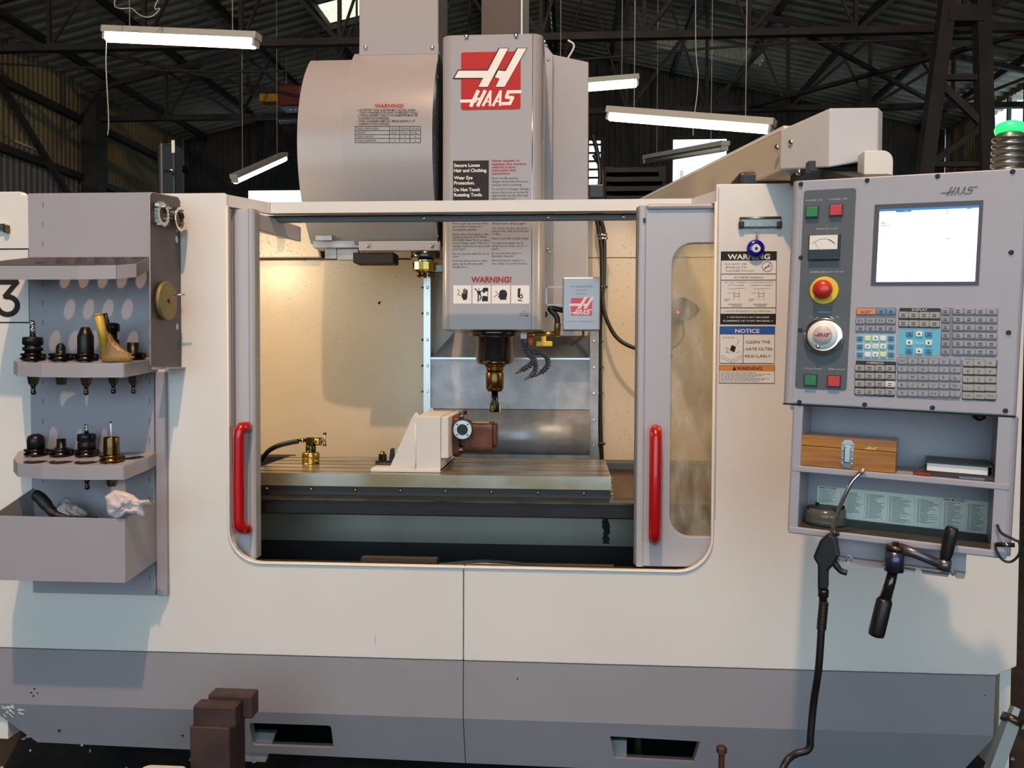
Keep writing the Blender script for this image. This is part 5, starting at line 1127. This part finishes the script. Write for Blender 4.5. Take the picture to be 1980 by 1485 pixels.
# ashtray
c = at(1596, 1010, .06); zf = zbt+.0117
ash = thing('ashtray', 'round smoky glass ashtray on the lower shelf', 'ashtray', M=MP @ Matrix.Translation((c.x, .06, zf)))
R_ = (loc(1636, 1000, .06)[0]-loc(1555, 1000, .06)[0])/2
sg = mat('smoky_glass', (96, 98, 90), .12, alpha=.72, coat=.4)
part('bowl', PM().lathe([(R_*.78, 0), (R_*.98, .004), (R_, .010), (R_*.97, .014), (R_, .018), (R_*.94, .036), (R_*.84, .036), (R_*.8, .012), (.001, .009)], (c.x, .06, zf), n=36), sg, ash)
for i in range(4):
    t = .6+1.57*i; part('rest_notch', PM().cyl((c.x+R_*.82*math.cos(t), .06+R_*.82*math.sin(t), zf+.0365), (c.x+R_*.97*math.cos(t), .06+R_*.97*math.sin(t), zf+.0365), .004, n=8), 'matte_black', ash)
# air gun with hose
ag = thing('air_gun', 'black air blow gun with steel nozzle hanging left of the crank', 'air gun', M=MP @ Matrix.Translation(at(1600, 1060, -.02)))
part('nozzle', PM().tube(bez([at(1606, 1036, -.02), at(1622, 985, -.02), at(1640, 945, -.02), at(1650, 928, -.018), at(1664, 914, -.012)], 5), .0042, 8), 'chrome', ag)
part('nozzle_tip', PM().cyl(at(1662, 916, -.012), at(1673, 906, -.010), .0055, .004), mat('tip_brass', (196, 176, 150), .35, .7), ag)
bodyP = [loc(*p, -.02) for p in ((1603, 1030), (1618, 1036), (1620, 1052), (1624, 1072), (1612, 1092), (1602, 1102), (1602, 1138), (1582, 1138), (1582, 1090), (1573, 1076), (1586, 1044))]
part('gun_body', PM().prism(bodyP, fxz(-.034), 0, .028), 'black_plastic', ag, bevel=.005)
part('trigger', PM().tube(bez([at(1611, 1085, -.02), at(1618, 1095, -.02), at(1626, 1104, -.02), at(1638, 1108, -.02)], 4), [.007]*6+[.006]*7, 8), 'black_plastic', ag)
part('hang_hook', PM().tube(bez([at(1612, 1036, -.02), at(1618, 1030, -.02), at(1621, 1036, -.02)], 4), .003, 6), 'black_plastic', ag)
part('swivel_fitting', PM().lathe([(.0105, 0), (.0115, .004), (.0115, .016), (.009, .018), (.009, .026)], at(1592, 1138, -.02), (.02, 0, -1), 10), 'black_metal', ag)
sg_ = [at(1593, 1162, -.02), at(1592, 1180, -.02), at(1590, 1200, -.02), at(1588, 1218, -.02)]
prof = []
for i in range(14): prof += [(.0098, i*.0042), (.0098, i*.0042+.0026), (.0082, i*.0042+.003), (.0082, i*.0042+.004)]
part('strain_spring', PM().lathe(prof, at(1593, 1164, -.02), (at(1588, 1218, -.02)-at(1593, 1164, -.02)), 12), 'black_plastic', ag)
part('hose', MB().tube(bez([MP @ at(1588, 1216, -.02), MP @ at(1583, 1290, -.02), px(1573, 1360, -.60), px(1567, 1425, -.60), px(1566, 1443, -.60), px(1558, 1452, -.60), px(1540, 1457, -.60), px(1524, 1468, -.61), px(1513, 1488, -.62), px(1500, 1540, -.66)]), .0076, 10), 'rubber', ag)
# crank handle
crk = thing('crank_handle', 'steel speed crank with black grips hooked on the notched bracket', 'crank', M=MP @ Matrix.Translation(at(1730, 1080, -.022)))
dc = -.022
part('drive_head', PM().cyl(at(1728, 1104, dc), at(1731, 1062, dc), .0185, .0175, n=20), mat('blued_steel', (84, 86, 112), .3, .8), crk)
part('head_cap', PM().cyl(at(1731, 1063, dc), at(1732, 1054, dc), .019, .017, n=20), 'oily_steel', crk)
part('cap_bolt', PM().cyl(at(1732, 1055, dc), at(1732, 1048, dc), .007, n=6, smooth=False), 'oily_steel', crk)
part('arm', PM().tube([at(1738, 1060, dc), at(1770, 1070, dc), at(1820, 1092, dc)], [.0115, .010, .0085], 10), mat('worn_steel', (112, 110, 118), .35, .8), crk)
part('knob_collar', PM().cyl(at(1824, 1102, dc), at(1827, 1082, dc), .0125, .0125, n=16), 'worn_steel', crk)
part('knob_grip', PM().lathe([(.009, 0), (.011, .01), (.013, .05), (.0125, .062), (.010, .066)], at(1827, 1083, dc), (at(1842, 1018, dc)-at(1827, 1083, dc)), 16), 'black_plastic', crk)
part('shaft', PM().tube([at(1727, 1102, dc), at(1720, 1130, dc), at(1711, 1158, dc)], [.0095, .0105, .0125], 14), 'black_metal', crk)
part('long_grip', PM().lathe([(.0125, 0), (.0155, .006), (.0158, .07), (.0150, .078), (.008, .081)], at(1711, 1157, dc), (at(1693, 1232, dc)-at(1711, 1157, dc)), 18), 'black_plastic', crk)
# black cord looped at the pendant corner
cr = thing('looped_cord', 'thin black cord looped around the pendant lower right corner', 'cord', M=MP @ Matrix.Translation(at(1945, 1080, -.01)))
part('cord', PM().tube(bez([at(1928, 1014, -.008), at(1936, 1030, -.01), at(1960, 1043, -.012), at(1971, 1050, -.012), at(1970, 1072, -.012), at(1955, 1086, -.01), at(1938, 1082, -.01), at(1926, 1062, -.008), at(1926, 1050, -.006)]), .0024, 8), 'rubber', cr)
part('clip_end', PM().cyl(at(1927, 1053, -.012), at(1962, 1054, -.012), .0042, n=10), 'black_plastic', cr)
part('crimp', PM().cyl(at(1942, 1053, -.012), at(1950, 1053.5, -.012), .0046, n=10), 'chrome', cr)

# ------------------------------------------------------------------ things on the front panel
cl = thing('clip_holder', 'chrome clipboard clip mounted above the WARNING label', 'clip', (px(1468, 0, 0).x, 0, Z(443)))
def cbx(u0_, v0, u1_, v1, y0, y1): a, b = px(u0_, v1, 0), px(u1_, v0, 0); return MB().box(a.x, b.x, y0, y1, a.z, b.z)
part('clip_plate', cbx(1430, 424, 1509, 441, -.012, 0), 'dull_steel', cl, bevel=.002)
part('roll_edge', MB().cyl(px(1430, 423, -.008), px(1510, 421.5, -.008), .005), 'dull_steel', cl)
for u in (1427, 1500): part('rubber_foot', cbx(u, 429, u+10, 442, -.016, -.001), 'black_plastic', cl, bevel=.003)
for u in (1445, 1469, 1492): part('rivet', MB().lathe([(.003, 0), (.002, .002)], px(u, 434, -.012), (0,-1,0), 8), 'steel', cl)
ev = thing('evil_eye', 'blue glass eye amulet hanging over the WARNING label', 'amulet', px(1462, 497, -.02))
c = px(1462, 480, -.016); k_ = sp(0)
part('glass_disc', MB().lathe([(.003, 0), (14*k_, .001), (17*k_, .005), (15*k_, .010), (8*k_, .0125), (.0005, .0130)], c+Vector((0, .010, 0)), (0,-1,0), 32), mat('cobalt', (26, 20, 150), .12, coat=.6), ev)
cw = c+Vector((0, -.0030, -.001)); fe = fxz(cw.y)
part('white_eye', MB().prism([(cw.x+8*k_*math.cos(t*.3142)*(1), cw.z+(8.5 if math.sin(t*.3142) > .9 else 7.5)*k_*math.sin(t*.3142)) for t in range(20)], fe, 0, .002), 'print_white', ev, bevel=.0006)
part('pupil', MB().disc(cw.x, cw.z, 3*k_, fxz(cw.y-.0006), n=14), mat('pupil_blue', (30, 36, 66), .3), ev)
mb = MB().tube([px(1462, 464, -.012), px(1463, 452, -.012), px(1462, 441, -.012)], .0012, 6); mb.tube([px(1466, 441, -.012), px(1466, 452, -.012), px(1464, 464, -.012)], .0008, 6); part('string', mb, 'steel', ev)
c2 = thing('clip_holder', 'chrome clip at the left picture edge above the painted number', 'clip', (px(0, 0, 0).x, 0, Z(450)))
part('clip_plate', cbx(-60, 433, 17, 447, -.012, 0), 'chrome', c2, bevel=.003); part('rubber_foot', cbx(12, 436, 20, 451, -.015, -.001), 'holder_bronze', c2, bevel=.002)

# ------------------------------------------------------------------ tool rack
gk = mat('rack_grey', (160, 157, 164), .42, var=.03, bump=.05, bscale=400)
rk = thing('tool_rack', 'grey wall rack with perforated tray, tool shelves and bin', 'rack', (-1.33, 0, Z(1150)))
bx0, bx1, bz0, bz1 = X(64, 0, 800), X(327, 0, 1000), Z(1147, 0, 200), Z(374, 0, 200)
bp_ = part('back_plate', MB().box(bx0, X(302, 0, 900), -.012, -.0005, bz0, bz1), gk, rk, bevel=.002)
part('side_flange', MB().box(X(306, 0, 900), bx1, -.016, -.0005, bz0, Z(722)), gk, rk, bevel=.003)
mb = MB()
for i in range(20):
    v = 396+38*i
    for u in (83, 289):
        if v > 1120: continue
        a = px(u, v, -.012); mb.box(a.x-.0018, a.x+.0018, -.0126, -.012, a.z-.008, a.z+.008)
part('slot_rows', mb, mat('slot_grey', (120, 122, 130), .6), bp_, kind='stuff')
RY0, RY1 = -.013, -.19
def tray(uv_back, vb, vf, plan_u, th, holes, name='tray', m=gk):
    zb_, zf_ = Z(vb, RY0, 180), Z(vf, RY1, 180); zfun = lambda y: zb_+(y-RY0)/(RY1-RY0)*(zf_-zb_)
    P = [(X(u, y, vf), y) for u, y in plan_u]
    def inside(a, b):
        c = False
        for (x0, y0), (x1, y1) in zip(P, P[1:]+P[:1]):
            if (y0 > b) != (y1 > b) and a < (x1-x0)*(b-y0)/(y1-y0)+x0: c = not c
        return c
    def fits(h):
        ca, cb_ = sum(p[0] for p in h)/len(h), sum(p[1] for p in h)/len(h)
        return all(inside(ca+(a-ca)*1.15, cb_+(b-cb_)*1.15) for a, b in h)
    holes = [h for h in holes if fits(h)]
    o = MB(); o.prism(P, lambda a, b, d: Vector((a, b, zfun(b)+d)), -.0025, 0, holes); top = o
    sk = MB()
    for (a, b), (c, d) in zip(P[:-1], P[1:]):
        q = lambda x, y, dz: Vector((x, y, zfun(y)+dz)); n_ = Vector((d-b, -(c-a), 0)).normalized()*.0025
        sk.hexa([q(a, b, -th), q(c, d, -th), q(c, d, -th)+n_, q(a, b, -th)+n_, q(a, b, -.002), q(c, d, -.002), q(c, d, -.002)+n_, q(a, b, -.002)+n_])
    t_ = part(name, top, m, rk); part('lip', sk, gk, t_); return t_, zfun
# perforated top tray
hs = []
for r in range(3):
    for c in range(7 if r % 2 == 0 else 6):
        hs.append(circ(-1.455+.0565*c+(0 if r % 2 == 0 else .028), -.045-.048*r, .0165, 14))
hs = [h for h in hs if max(p[0] for p in h) < X(284, -.1, 505)]
tray(None, 497, 512, [(62, RY0), (10, -.08), (-25, -.15), (-40, -.19), (150, -.195), (225, -.185), (262, -.15), (288, RY0)], .039, hs, 'perforated_tray', mat('tray_dark', (70, 66, 68), .6))
# two tool trays with two rows of holes
planT = [(38, RY0), (28, -.11), (36, -.165), (81, -.186), (161, -.19), (239, -.182), (285, -.07), (301, RY0)]
cols = [70, 119, 168, 217, 266]
def holes_for(vv): return [circ(X(u, -.075, vv), -.073, .0225, 16) for u in cols[:4]]+[circ(X(u, -.145, vv), -.145, .0225, 16) for u in cols[:4]]+[circ(X(257, -.09, vv), -.08, .0225, 16)]
_, zf2 = tray(None, 691, 703, planT, .038, holes_for(700)); _, zf3 = tray(None, 873, 901, planT, .038, holes_for(890))
for zfu, vv in ((zf3, 890),):
    for (u, y) in ((70, -.145), (119, -.145), (168, -.145), (257, -.08)):
        part('bushing', MB().prism(circ(X(u, y, vv), y, .0315, 24), fxy(zfu(y)), 0, .0012, [circ(X(u, y, vv), y, .0228, 20)]), 'black_plastic', rk)
        part('bushing_sleeve', MB().lathe([(.0226, -.036), (.0226, 0), (.0230, 0), (.0230, -.036)], (X(u, y, vv), y, zfu(y)), n=18), mat('sleeve_brown', (40, 28, 18), .4), rk)
# bin
def bq_(u, v, y): return px(u, v, y)
zb1, zb0 = .912, Z(1124, -.18, 150); bl0, br0 = X(64, RY0, 960), X(303, RY0, 1000); bl1, br1 = X(-14, -.185, 1060), X(242, -.185, 1060)
zt1 = Z(999, -.185, 120)
bin_ = MB(); B_ = [(bl0, RY0, zb1), (bl1, -.185, zt1), (br1, -.185, zt1-.003), (br0, RY0, zb1-.03)]; b_b = [(bl0, RY0, zb0+.02), (bl1, -.185, zb0), (br1, -.185, zb0), (br0, RY0, zb0+.02)]
for i in range(3):
    p, q = Vector(B_[i]), Vector(B_[i+1]); p2, q2 = Vector(b_b[i]), Vector(b_b[i+1]); n_ = (q-p).cross(Vector((0,0,1))).normalized()*-.0025
    bin_.hexa([p2, q2, q2+n_, p2+n_, p, q, q+n_, p+n_])
bin_.add(b_b, [(0, 1, 2, 3)]); bin_o = part('bin', bin_, gk, rk)
# dark side plate with pins
xp = X(350, 0, 550)
pl = part('side_plate', MB().prism([(-.001, Z(384)), (-.012, Z(379)), (-.165, Z(366, -.17)), (-.178, Z(371, -.18)), (-.18, Z(706, -.18)), (-.172, Z(713, -.18)), (-.001, Z(713))], fyz(xp-.003), 0, .003, [circ(-.022, Z(461), .011, 14), circ(-.022, Z(633), .011, 14)]), mat('plate_dark', (92, 86, 88), .5), rk)
part('plate_edge', MB().tube([(xp-.0015, -.012, Z(378)), (xp-.0015, -.165, Z(365.5, -.17)), (xp-.0015, -.179, Z(371, -.18)), (xp-.0015, -.181, Z(706, -.18)), (xp-.0015, -.172, Z(713, -.18)), (xp-.0015, -.0, Z(713))], .002, 6), gk, pl)
part('plate_foot', MB().box(xp-.04, xp+.012, -.10, -.001, Z(716), Z(713)), gk, pl)
def spt(u, v):        # pixel to a point on the plate's right face
    r = ray(u, v); t = (xp-CAM.x)/r.x; return CAM+r*t
for u, v, L in ((294, 402, .045), (318, 405, .02), (336, 410, .03), (324, 572, .05)):
    p = spt(u, v); part('peg', MB().cyl(p, p+Vector((L, 0, .004)), .0022, n=8), 'chrome', pl)
gold = mat('dull_gold', (150, 138, 100), .35, .9)
g = spt(302, 414); gr = thing('gear_ring', 'toothed steel ring hanging on the dark side plate', 'ring gear', g)
mb = MB(); P = []
for i in range(40): t = 2*math.pi*i/40; r = .036 if i % 2 else .030; P.append((g.y+.002+r*math.cos(t), g.z+r*math.sin(t)))
mb.prism(P, fyz(xp+.008), 0, .012, [circ(g.y+.002, g.z, .022, 24)]); part('toothed_ring', mb, 'steel', gr)
g = spt(332, 424); g2 = thing('bearing_ring', 'plain bright bearing ring hanging beside the toothed ring', 'bearing ring', g)
part('outer_race', MB().prism(circ(g.y, g.z, .034, 32), fyz(xp+.010), 0, .016, [circ(g.y, g.z, .026, 28)]), 'chrome', g2, bevel=.002)
part('inner_race', MB().prism(circ(g.y, g.z, .0255, 28), fyz(xp+.013), 0, .010, [circ(g.y, g.z, .021, 24)]), gold, g2)
g = spt(314, 582); g3 = thing('hanging_disc', 'worn yellowish round disc hanging low on the dark side plate', 'disc', g)
part('disc', MB().lathe([(.052, 0), (.054, .003), (.054, .009), (.052, .012)], (xp+.006, g.y, g.z), (1, 0, 0), 40), mat('worn_yellow', (140, 122, 72), .5, .3, var=.2, vscale=30), g3)
part('centre_hole', MB().lathe([(.006, 0), (.006, .001)], (xp+.0185, g.y, g.z), (1, 0, 0), 12), 'matte_black', g3)

# ------------------------------------------------------------------ tool holders on the rack
def holder(u, y, zfun, vv, label, top, knob=True, m='holder_steel', tip=None, taper=True):
    x = X(u, y, vv); z = zfun(y)+.0008; t = thing('tool_holder', label, 'tool holder', (x, y, z), group='tool holders on the rack')
    fl = part('flange', MB().lathe([(.024, 0), (.0305, .001), (.0318, .003), (.0318, .007), (.0275, .009), (.0275, .012), (.0318, .014), (.0318, .018), (.029, .0195), (.022, .020)], (x, y, z), n=30), m, t)
    part('drive_slot', MB().box(x+.022, x+.0335, y-.008, y+.008, z+.006, z+.017), 'matte_black', fl)
    part('body', MB().lathe([(.021, .0195)]+top, (x, y, z), n=26), 'holder_black' if m == 'holder_steel' else m, t)
    if taper: part('taper', MB().lathe([(.0222, 0), (.0222, -.004), (.0125, -.066), (.011, -.068)], (x, y, z), n=24), 'oily_steel', t)
    if knob: part('pull_stud', MB().lathe([(.0085, -.067), (.0085, -.072), (.0055, -.075), (.0055, -.085), (.0072, -.088), (.0072, -.094), (.004, -.097)], (x, y, z), n=16), 'black_metal', t)
    if tip: tip(t, x, y, z)
    return t
def endmill(t, x, y, z, z0, r, L):
    part('end_mill', MB().lathe([(r, z0), (r, z0+L*.4), (r*1.05, z0+L*.42)], (x, y, z), n=12), 'steel', t)
    mb = MB()
    for k in range(3):
        P = [Vector((x+r*.55*math.cos(i*.5+2.09*k), y+r*.55*math.sin(i*.5+2.09*k), z+z0+L*.4+L*.6*i/8)) for i in range(9)]; mb.tube(P, r*.5, 6)
    part('flutes', mb, 'chrome', t)
holder(64, -.115, zf2, 700, 'milling chuck with upright end mill at the left of the upper shelf', [(.021, .026), (.026, .028), (.026, .036), (.021, .038), (.021, .042), (.0265, .044), (.0265, .062), (.024, .065), (.008, .066)], tip=lambda t, x, y, z: endmill(t, x, y, z, .064, .0078, .046))
holder(118, -.115, zf2, 700, 'low collet holder with domed nose, second on the upper shelf', [(.013, .021), (.013, .032), (.011, .042), (.006, .047), (.003, .048)], knob=False)
holder(166, -.115, zf2, 700, 'tall bullet shaped holder, third on the upper shelf', [(.0215, .022), (.0215, .068), (.019, .074), (.0115, .092), (.010, .093)])
holder(219, -.085, zf2, 700, 'black boring holder half hidden behind the plastic bag', [(.017, .021), (.017, .055), (.012, .058), (.012, .078), (.018, .08), (.018, .1), (.014, .102), (.008, .104)])
holder(258, -.08, zf2, 700, 'short stub holder at the right end of the upper shelf', [(.0165, .021), (.0165, .046), (.015, .048), (.003, .048)])
holder(70, -.073, zf3, 885, 'wide domed black holder at the left of the lower shelf', [(.0235, .021), (.0235, .046), (.020, .056), (.014, .058), (.012, .061), (.003, .061)], knob=False, taper=False)
holder(119, -.073, zf3, 885, 'small stub holder, second on the lower shelf', [(.0125, .024), (.012, .048), (.003, .048)], knob=False, taper=False)
holder(168, -.073, zf3, 885, 'collet chuck with slotted end mill, third on the lower shelf', [(.024, .021), (.024, .038), (.021, .04), (.025, .042), (.025, .060), (.023, .063), (.007, .064)], tip=lambda t, x, y, z: endmill(t, x, y, z, .062, .006, .026))
holder(216, -.140, zf3, 894, 'shiny touch probe with thin white stylus on the lower shelf', [(.021, .022), (.0205, .040), (.0205, .066), (.019, .069), (.004, .070)], knob=False, m='holder_bronze',
    tip=lambda t, x, y, z: (part('stylus', MB().cyl((x, y, z+.068), (x-.002, y, z+.106), .0018, n=8), 'print_white', t), part('stylus_ball', MB().lathe([(.0005, -.003), (.0026, -.0015), (.003, 0), (.0026, .0015), (.0005, .003)], (x-.002, y, z+.109), n=12), 'black_plastic', t)))
# plastic bag with a yellow tube
bg = thing('plastic_bag', 'crumpled yellowish plastic bag with yellow tube on the upper shelf', 'bag', (X(215, -.15, 690), -.15, zf2(-.15)))
c = Vector((X(217, -.15, 690), -.15, zf2(-.15)+.001)); k_ = sp(-.15)
rings = [(0, 18, -2), (6, 21, -2), (16, 21, -3), (30, 19, -6), (44, 15, -12), (58, 12, -17), (72, 10.5, -19), (84, 10, -20), (90, 8, -20)]
vs_ = []; n = 22
for h, r, dx in rings:
    for i in range(n):
        t = 2*math.pi*i/n; ex_ = max(0, math.cos(t))**3*(26 if h < 24 else 8)*(1-abs(h-10)/40 if h < 40 else .0)
        nz = 1+.16*noise.noise(Vector((math.cos(t)*2, math.sin(t)*2, h*.12)))
        vs_.append(c+Vector(((dx+(r*nz+ex_)*math.cos(t))*k_, r*nz*.62*math.sin(t)*k_, h*k_)))
mb = MB(); mb.add(vs_, [(j*n+i, j*n+(i+1) % n, (j+1)*n+(i+1) % n, (j+1)*n+i) for j in range(len(rings)-1) for i in range(n)], True); mb.add(vs_[:n], [tuple(range(n))])
part('film', mb, mat('bag_film', (176, 140, 78), .3, rgb2=(120, 88, 42), vscale=25, alpha=.86, bump=.4, bscale=120), bg)
p0, p1 = px(206, 676, -.155), px(190, 609, -.175)
part('yellow_tube', MB().cyl(p0, p1, 7.4*k_, n=18), mat('tube_yellow', (196, 168, 56), .4), bg)
part('tube_mouth', MB().lathe([(7.8*k_, 0), (7.8*k_, .003), (5*k_, .0032), (5*k_, .001)], p1, (p1-p0), 18), mat('tube_orange', (206, 140, 60), .5), bg)
part('black_stem', MB().tube([px(203, 606, -.15), px(207, 620, -.15), px(209, 650, -.15)], .006, 8), 'black_plastic', bg)
# rags and brush in the bin
ragm = mat('rag_cloth', (218, 206, 206), .9, var=.12, vscale=40, bump=.5, bscale=300)
def rag(name, c, sx, sy, sz, seed, label, m_=ragm):
    bm = bmesh.new(); bmesh.ops.create_icosphere(bm, subdivisions=4, radius=1); o_ = Vector((seed*7.1, seed*3.3, seed))
    for v in bm.verts:
        p = v.co.copy(); f = noise.noise(p*1.6+o_); g_ = abs(noise.noise(p*2.6+o_*2)); r = .78+.5*f-.34*g_+.10*noise.noise(p*6+o_)
        v.co = Vector((p.x*sx*r, p.y*sy*r, p.z*sz*r))+Vector((0, 0, .0))
    mb = MB(); mb.add([v.co+c for v in bm.verts], [tuple(v.index for v in f.verts) for f in bm.faces], True); bm.free()
    return solo(name, mb, m_, label, 'rag', group='rags in the bin')
rg1 = thing('cleaning_rag', 'crumpled white rag hanging over the bin rim', 'rag', px(240, 1000, -.175), group='rags in the bin')
cols_ = 16; rows_ = 12; c0 = px(200, 958, -.18)
outl = [(202, 960), (222, 947), (240, 950), (258, 957), (270, 967), (288, 966), (293, 975), (281, 980), (281, 1003), (262, 996), (245, 993), (233, 1003), (222, 1005), (208, 997), (204, 980)]
ctr = Vector((244, 975, 0)); vs_ = []; fs__ = []; NR = 7; n = len(outl)*3
sm = []
for i in range(len(outl)):
    a, b = outl[i], outl[(i+1) % len(outl)]
    for k in range(3): sm.append((a[0]+(b[0]-a[0])*k/3, a[1]+(b[1]-a[1])*k/3))
for side in (-1, 1):
    for j in range(NR+1):
        f = j/NR
        for (u, v) in sm:
            uu = ctr.x+(u-ctr.x)*f; vv = ctr.y+(v-ctr.y)*f; bulge = (1-f*f)**.5*.022
            wob = (noise.noise(Vector((uu*.075, vv*.075, 3)))*.022+abs(noise.noise(Vector((uu*.15, vv*.15, 9))))*.014)*(1-f**4)
            vs_.append(px(uu, vv, -.178+side*(bulge if side > 0 else bulge*1.1)+(wob if side < 0 else 0)))
for s_ in range(2):
    o_ = s_*(NR+1)*n
    for j in range(NR):
        for i in range(n): fs__.append((o_+j*n+i, o_+j*n+(i+1) % n, o_+(j+1)*n+(i+1) % n, o_+(j+1)*n+i))
mb = MB(); mb.add(vs_, fs__, True); part('cloth', mb, ragm, rg1)
rag('cleaning_rag', px(126, 986, -.10)+Vector((0, 0, -.02)), .062, .05, .055, 2.3, 'pinkish white rag bunched inside the bin behind the brush', mat('rag_pink', (212, 196, 196), .9, var=.15, vscale=30, bump=.5, bscale=300))
br = thing('hand_brush', 'black handled brush resting in the bin', 'brush', px(120, 1000, -.13))
part('handle', MB().tube(bez([px(66, 957, -.13), px(76, 961, -.13), px(90, 977, -.13), px(104, 992, -.13), px(122, 1000, -.13), px(150, 1002, -.13)], 4), [.010]+[.0155]*4+[.017]*4+[.014]*4+[.010]*4+[.007]*4, 12), mat('brush_black', (36, 30, 30), .5), br)
mb = MB(); mb.box(px(120, 0, -.13).x, px(174, 0, -.13).x, -.138, -.12, px(0, 1012, -.13).z, px(0, 997, -.13).z); part('brush_head', mb, 'matte_black', br)

# ------------------------------------------------------------------ on the floor in front
Yr = -.34
def fb2(u0_, v0, u1_, v1, y0, y1, zb=None): a, b = px(u0_, v1, y0), px(u1_, v0, y0); return MB().box(a.x, b.x, y0, y1, a.z if zb is None else zb, b.z)
zt1_ = px(420, 1405, Yr).z; zt2_ = px(420, 1376, Yr).z
solo('steel_block', fb2(367, 1407, 444, 1485, Yr, Yr+.105, 0), 'dark_rust', 'lowest tall brown steel block of the stack', 'block', bevel=.004, group='stacked brown steel blocks')
solo('steel_block', fb2(373, 1368, 455, 1405.5, Yr+.004, Yr+.054), 'dark_rust', 'middle brown steel block of the stack', 'block', bevel=.004, group='stacked brown steel blocks').location.z += .0
b3 = solo('steel_block', MB().box(px(394, 0, Yr+.06).x, px(481, 0, Yr+.06).x, Yr+.055, Yr+.105, px(420, 1405.5, Yr+.004).z, px(430, 1344, Yr+.055).z), 'dark_rust', 'topmost brown steel block of the stack', 'block', bevel=.004, group='stacked brown steel blocks')
# bolt and flat bar
bt = thing('anchor_bolt', 'rusty threaded anchor bolt standing near the right lift pocket', 'bolt', (px(1395, 1480, -.12).x, -.12, 0))
c = Vector((px(1395, 1480, -.12).x, -.12, 0)); zz_ = px(1395, 1455, -.12).z
prof = []
for i in range(22): prof += [(.0085, zz_-.10+i*.0045), (.0072, zz_-.10+i*.0045+.0022)]
part('shank', MB().lathe([(.0085, 0), (.0085, zz_-.11)]+prof+[(.0085, zz_)], c, n=12), 'rust', bt)
part('head', MB().lathe([(.014, zz_), (.014, zz_+.014), (.012, zz_+.017)], c, n=6, smooth=False), 'rust', bt)
sb = thing('steel_bar', 'bright steel bar with bolt head leaning at the lower right corner', 'bar', px(1925, 1485, -.5))
a, b = px(1955, 1395, -.45), px(1905, 1530, -.5); a2 = b+(b-a)*(b.z/(a.z-b.z))*.96
part('bar', MB().cyl(a, a2, .019, .019, n=4, smooth=False), 'dull_steel', sb)
dv = (a-b).normalized()
part('collar', MB().cyl(a-dv*.005, a+dv*.012, .022, n=10), 'oily_steel', sb)
part('bolt_head', MB().cyl(a+dv*.012, a+dv*.032, .013, n=6, smooth=False), 'dull_steel', sb)
solo('scrap_plate', MB().prism(rrect(px(281, 1480, -.36).x, px(366, 1480, -.36).x, -.42, -.36, .02, 4), fxy(0.0), 0, px(300, 1478, -.36).z), 'cast_white', 'pale flat scrap plate beside the brown block stack', 'plate', bevel=.004)
mb = MB()
for i in range(160):
    x, y = random.uniform(-2.2, -1.0), random.uniform(-.5, .9); r = random.uniform(.004, .012); h = random.uniform(.003, .01)
    mb.lathe([(r, 0), (r*.6, h)], (x, y, 0), n=5, smooth=False)
for i in range(60):
    x, y = random.uniform(1.1, 1.9), random.uniform(-.6, .9); r = random.uniform(.004, .012); mb.lathe([(r, 0), (r*.6, r)], (x, y, 0), n=5, smooth=False)
o = solo('metal_swarf', mb, 'galvanised', 'pale metal chips scattered on the dark floor', 'swarf', kind='stuff')
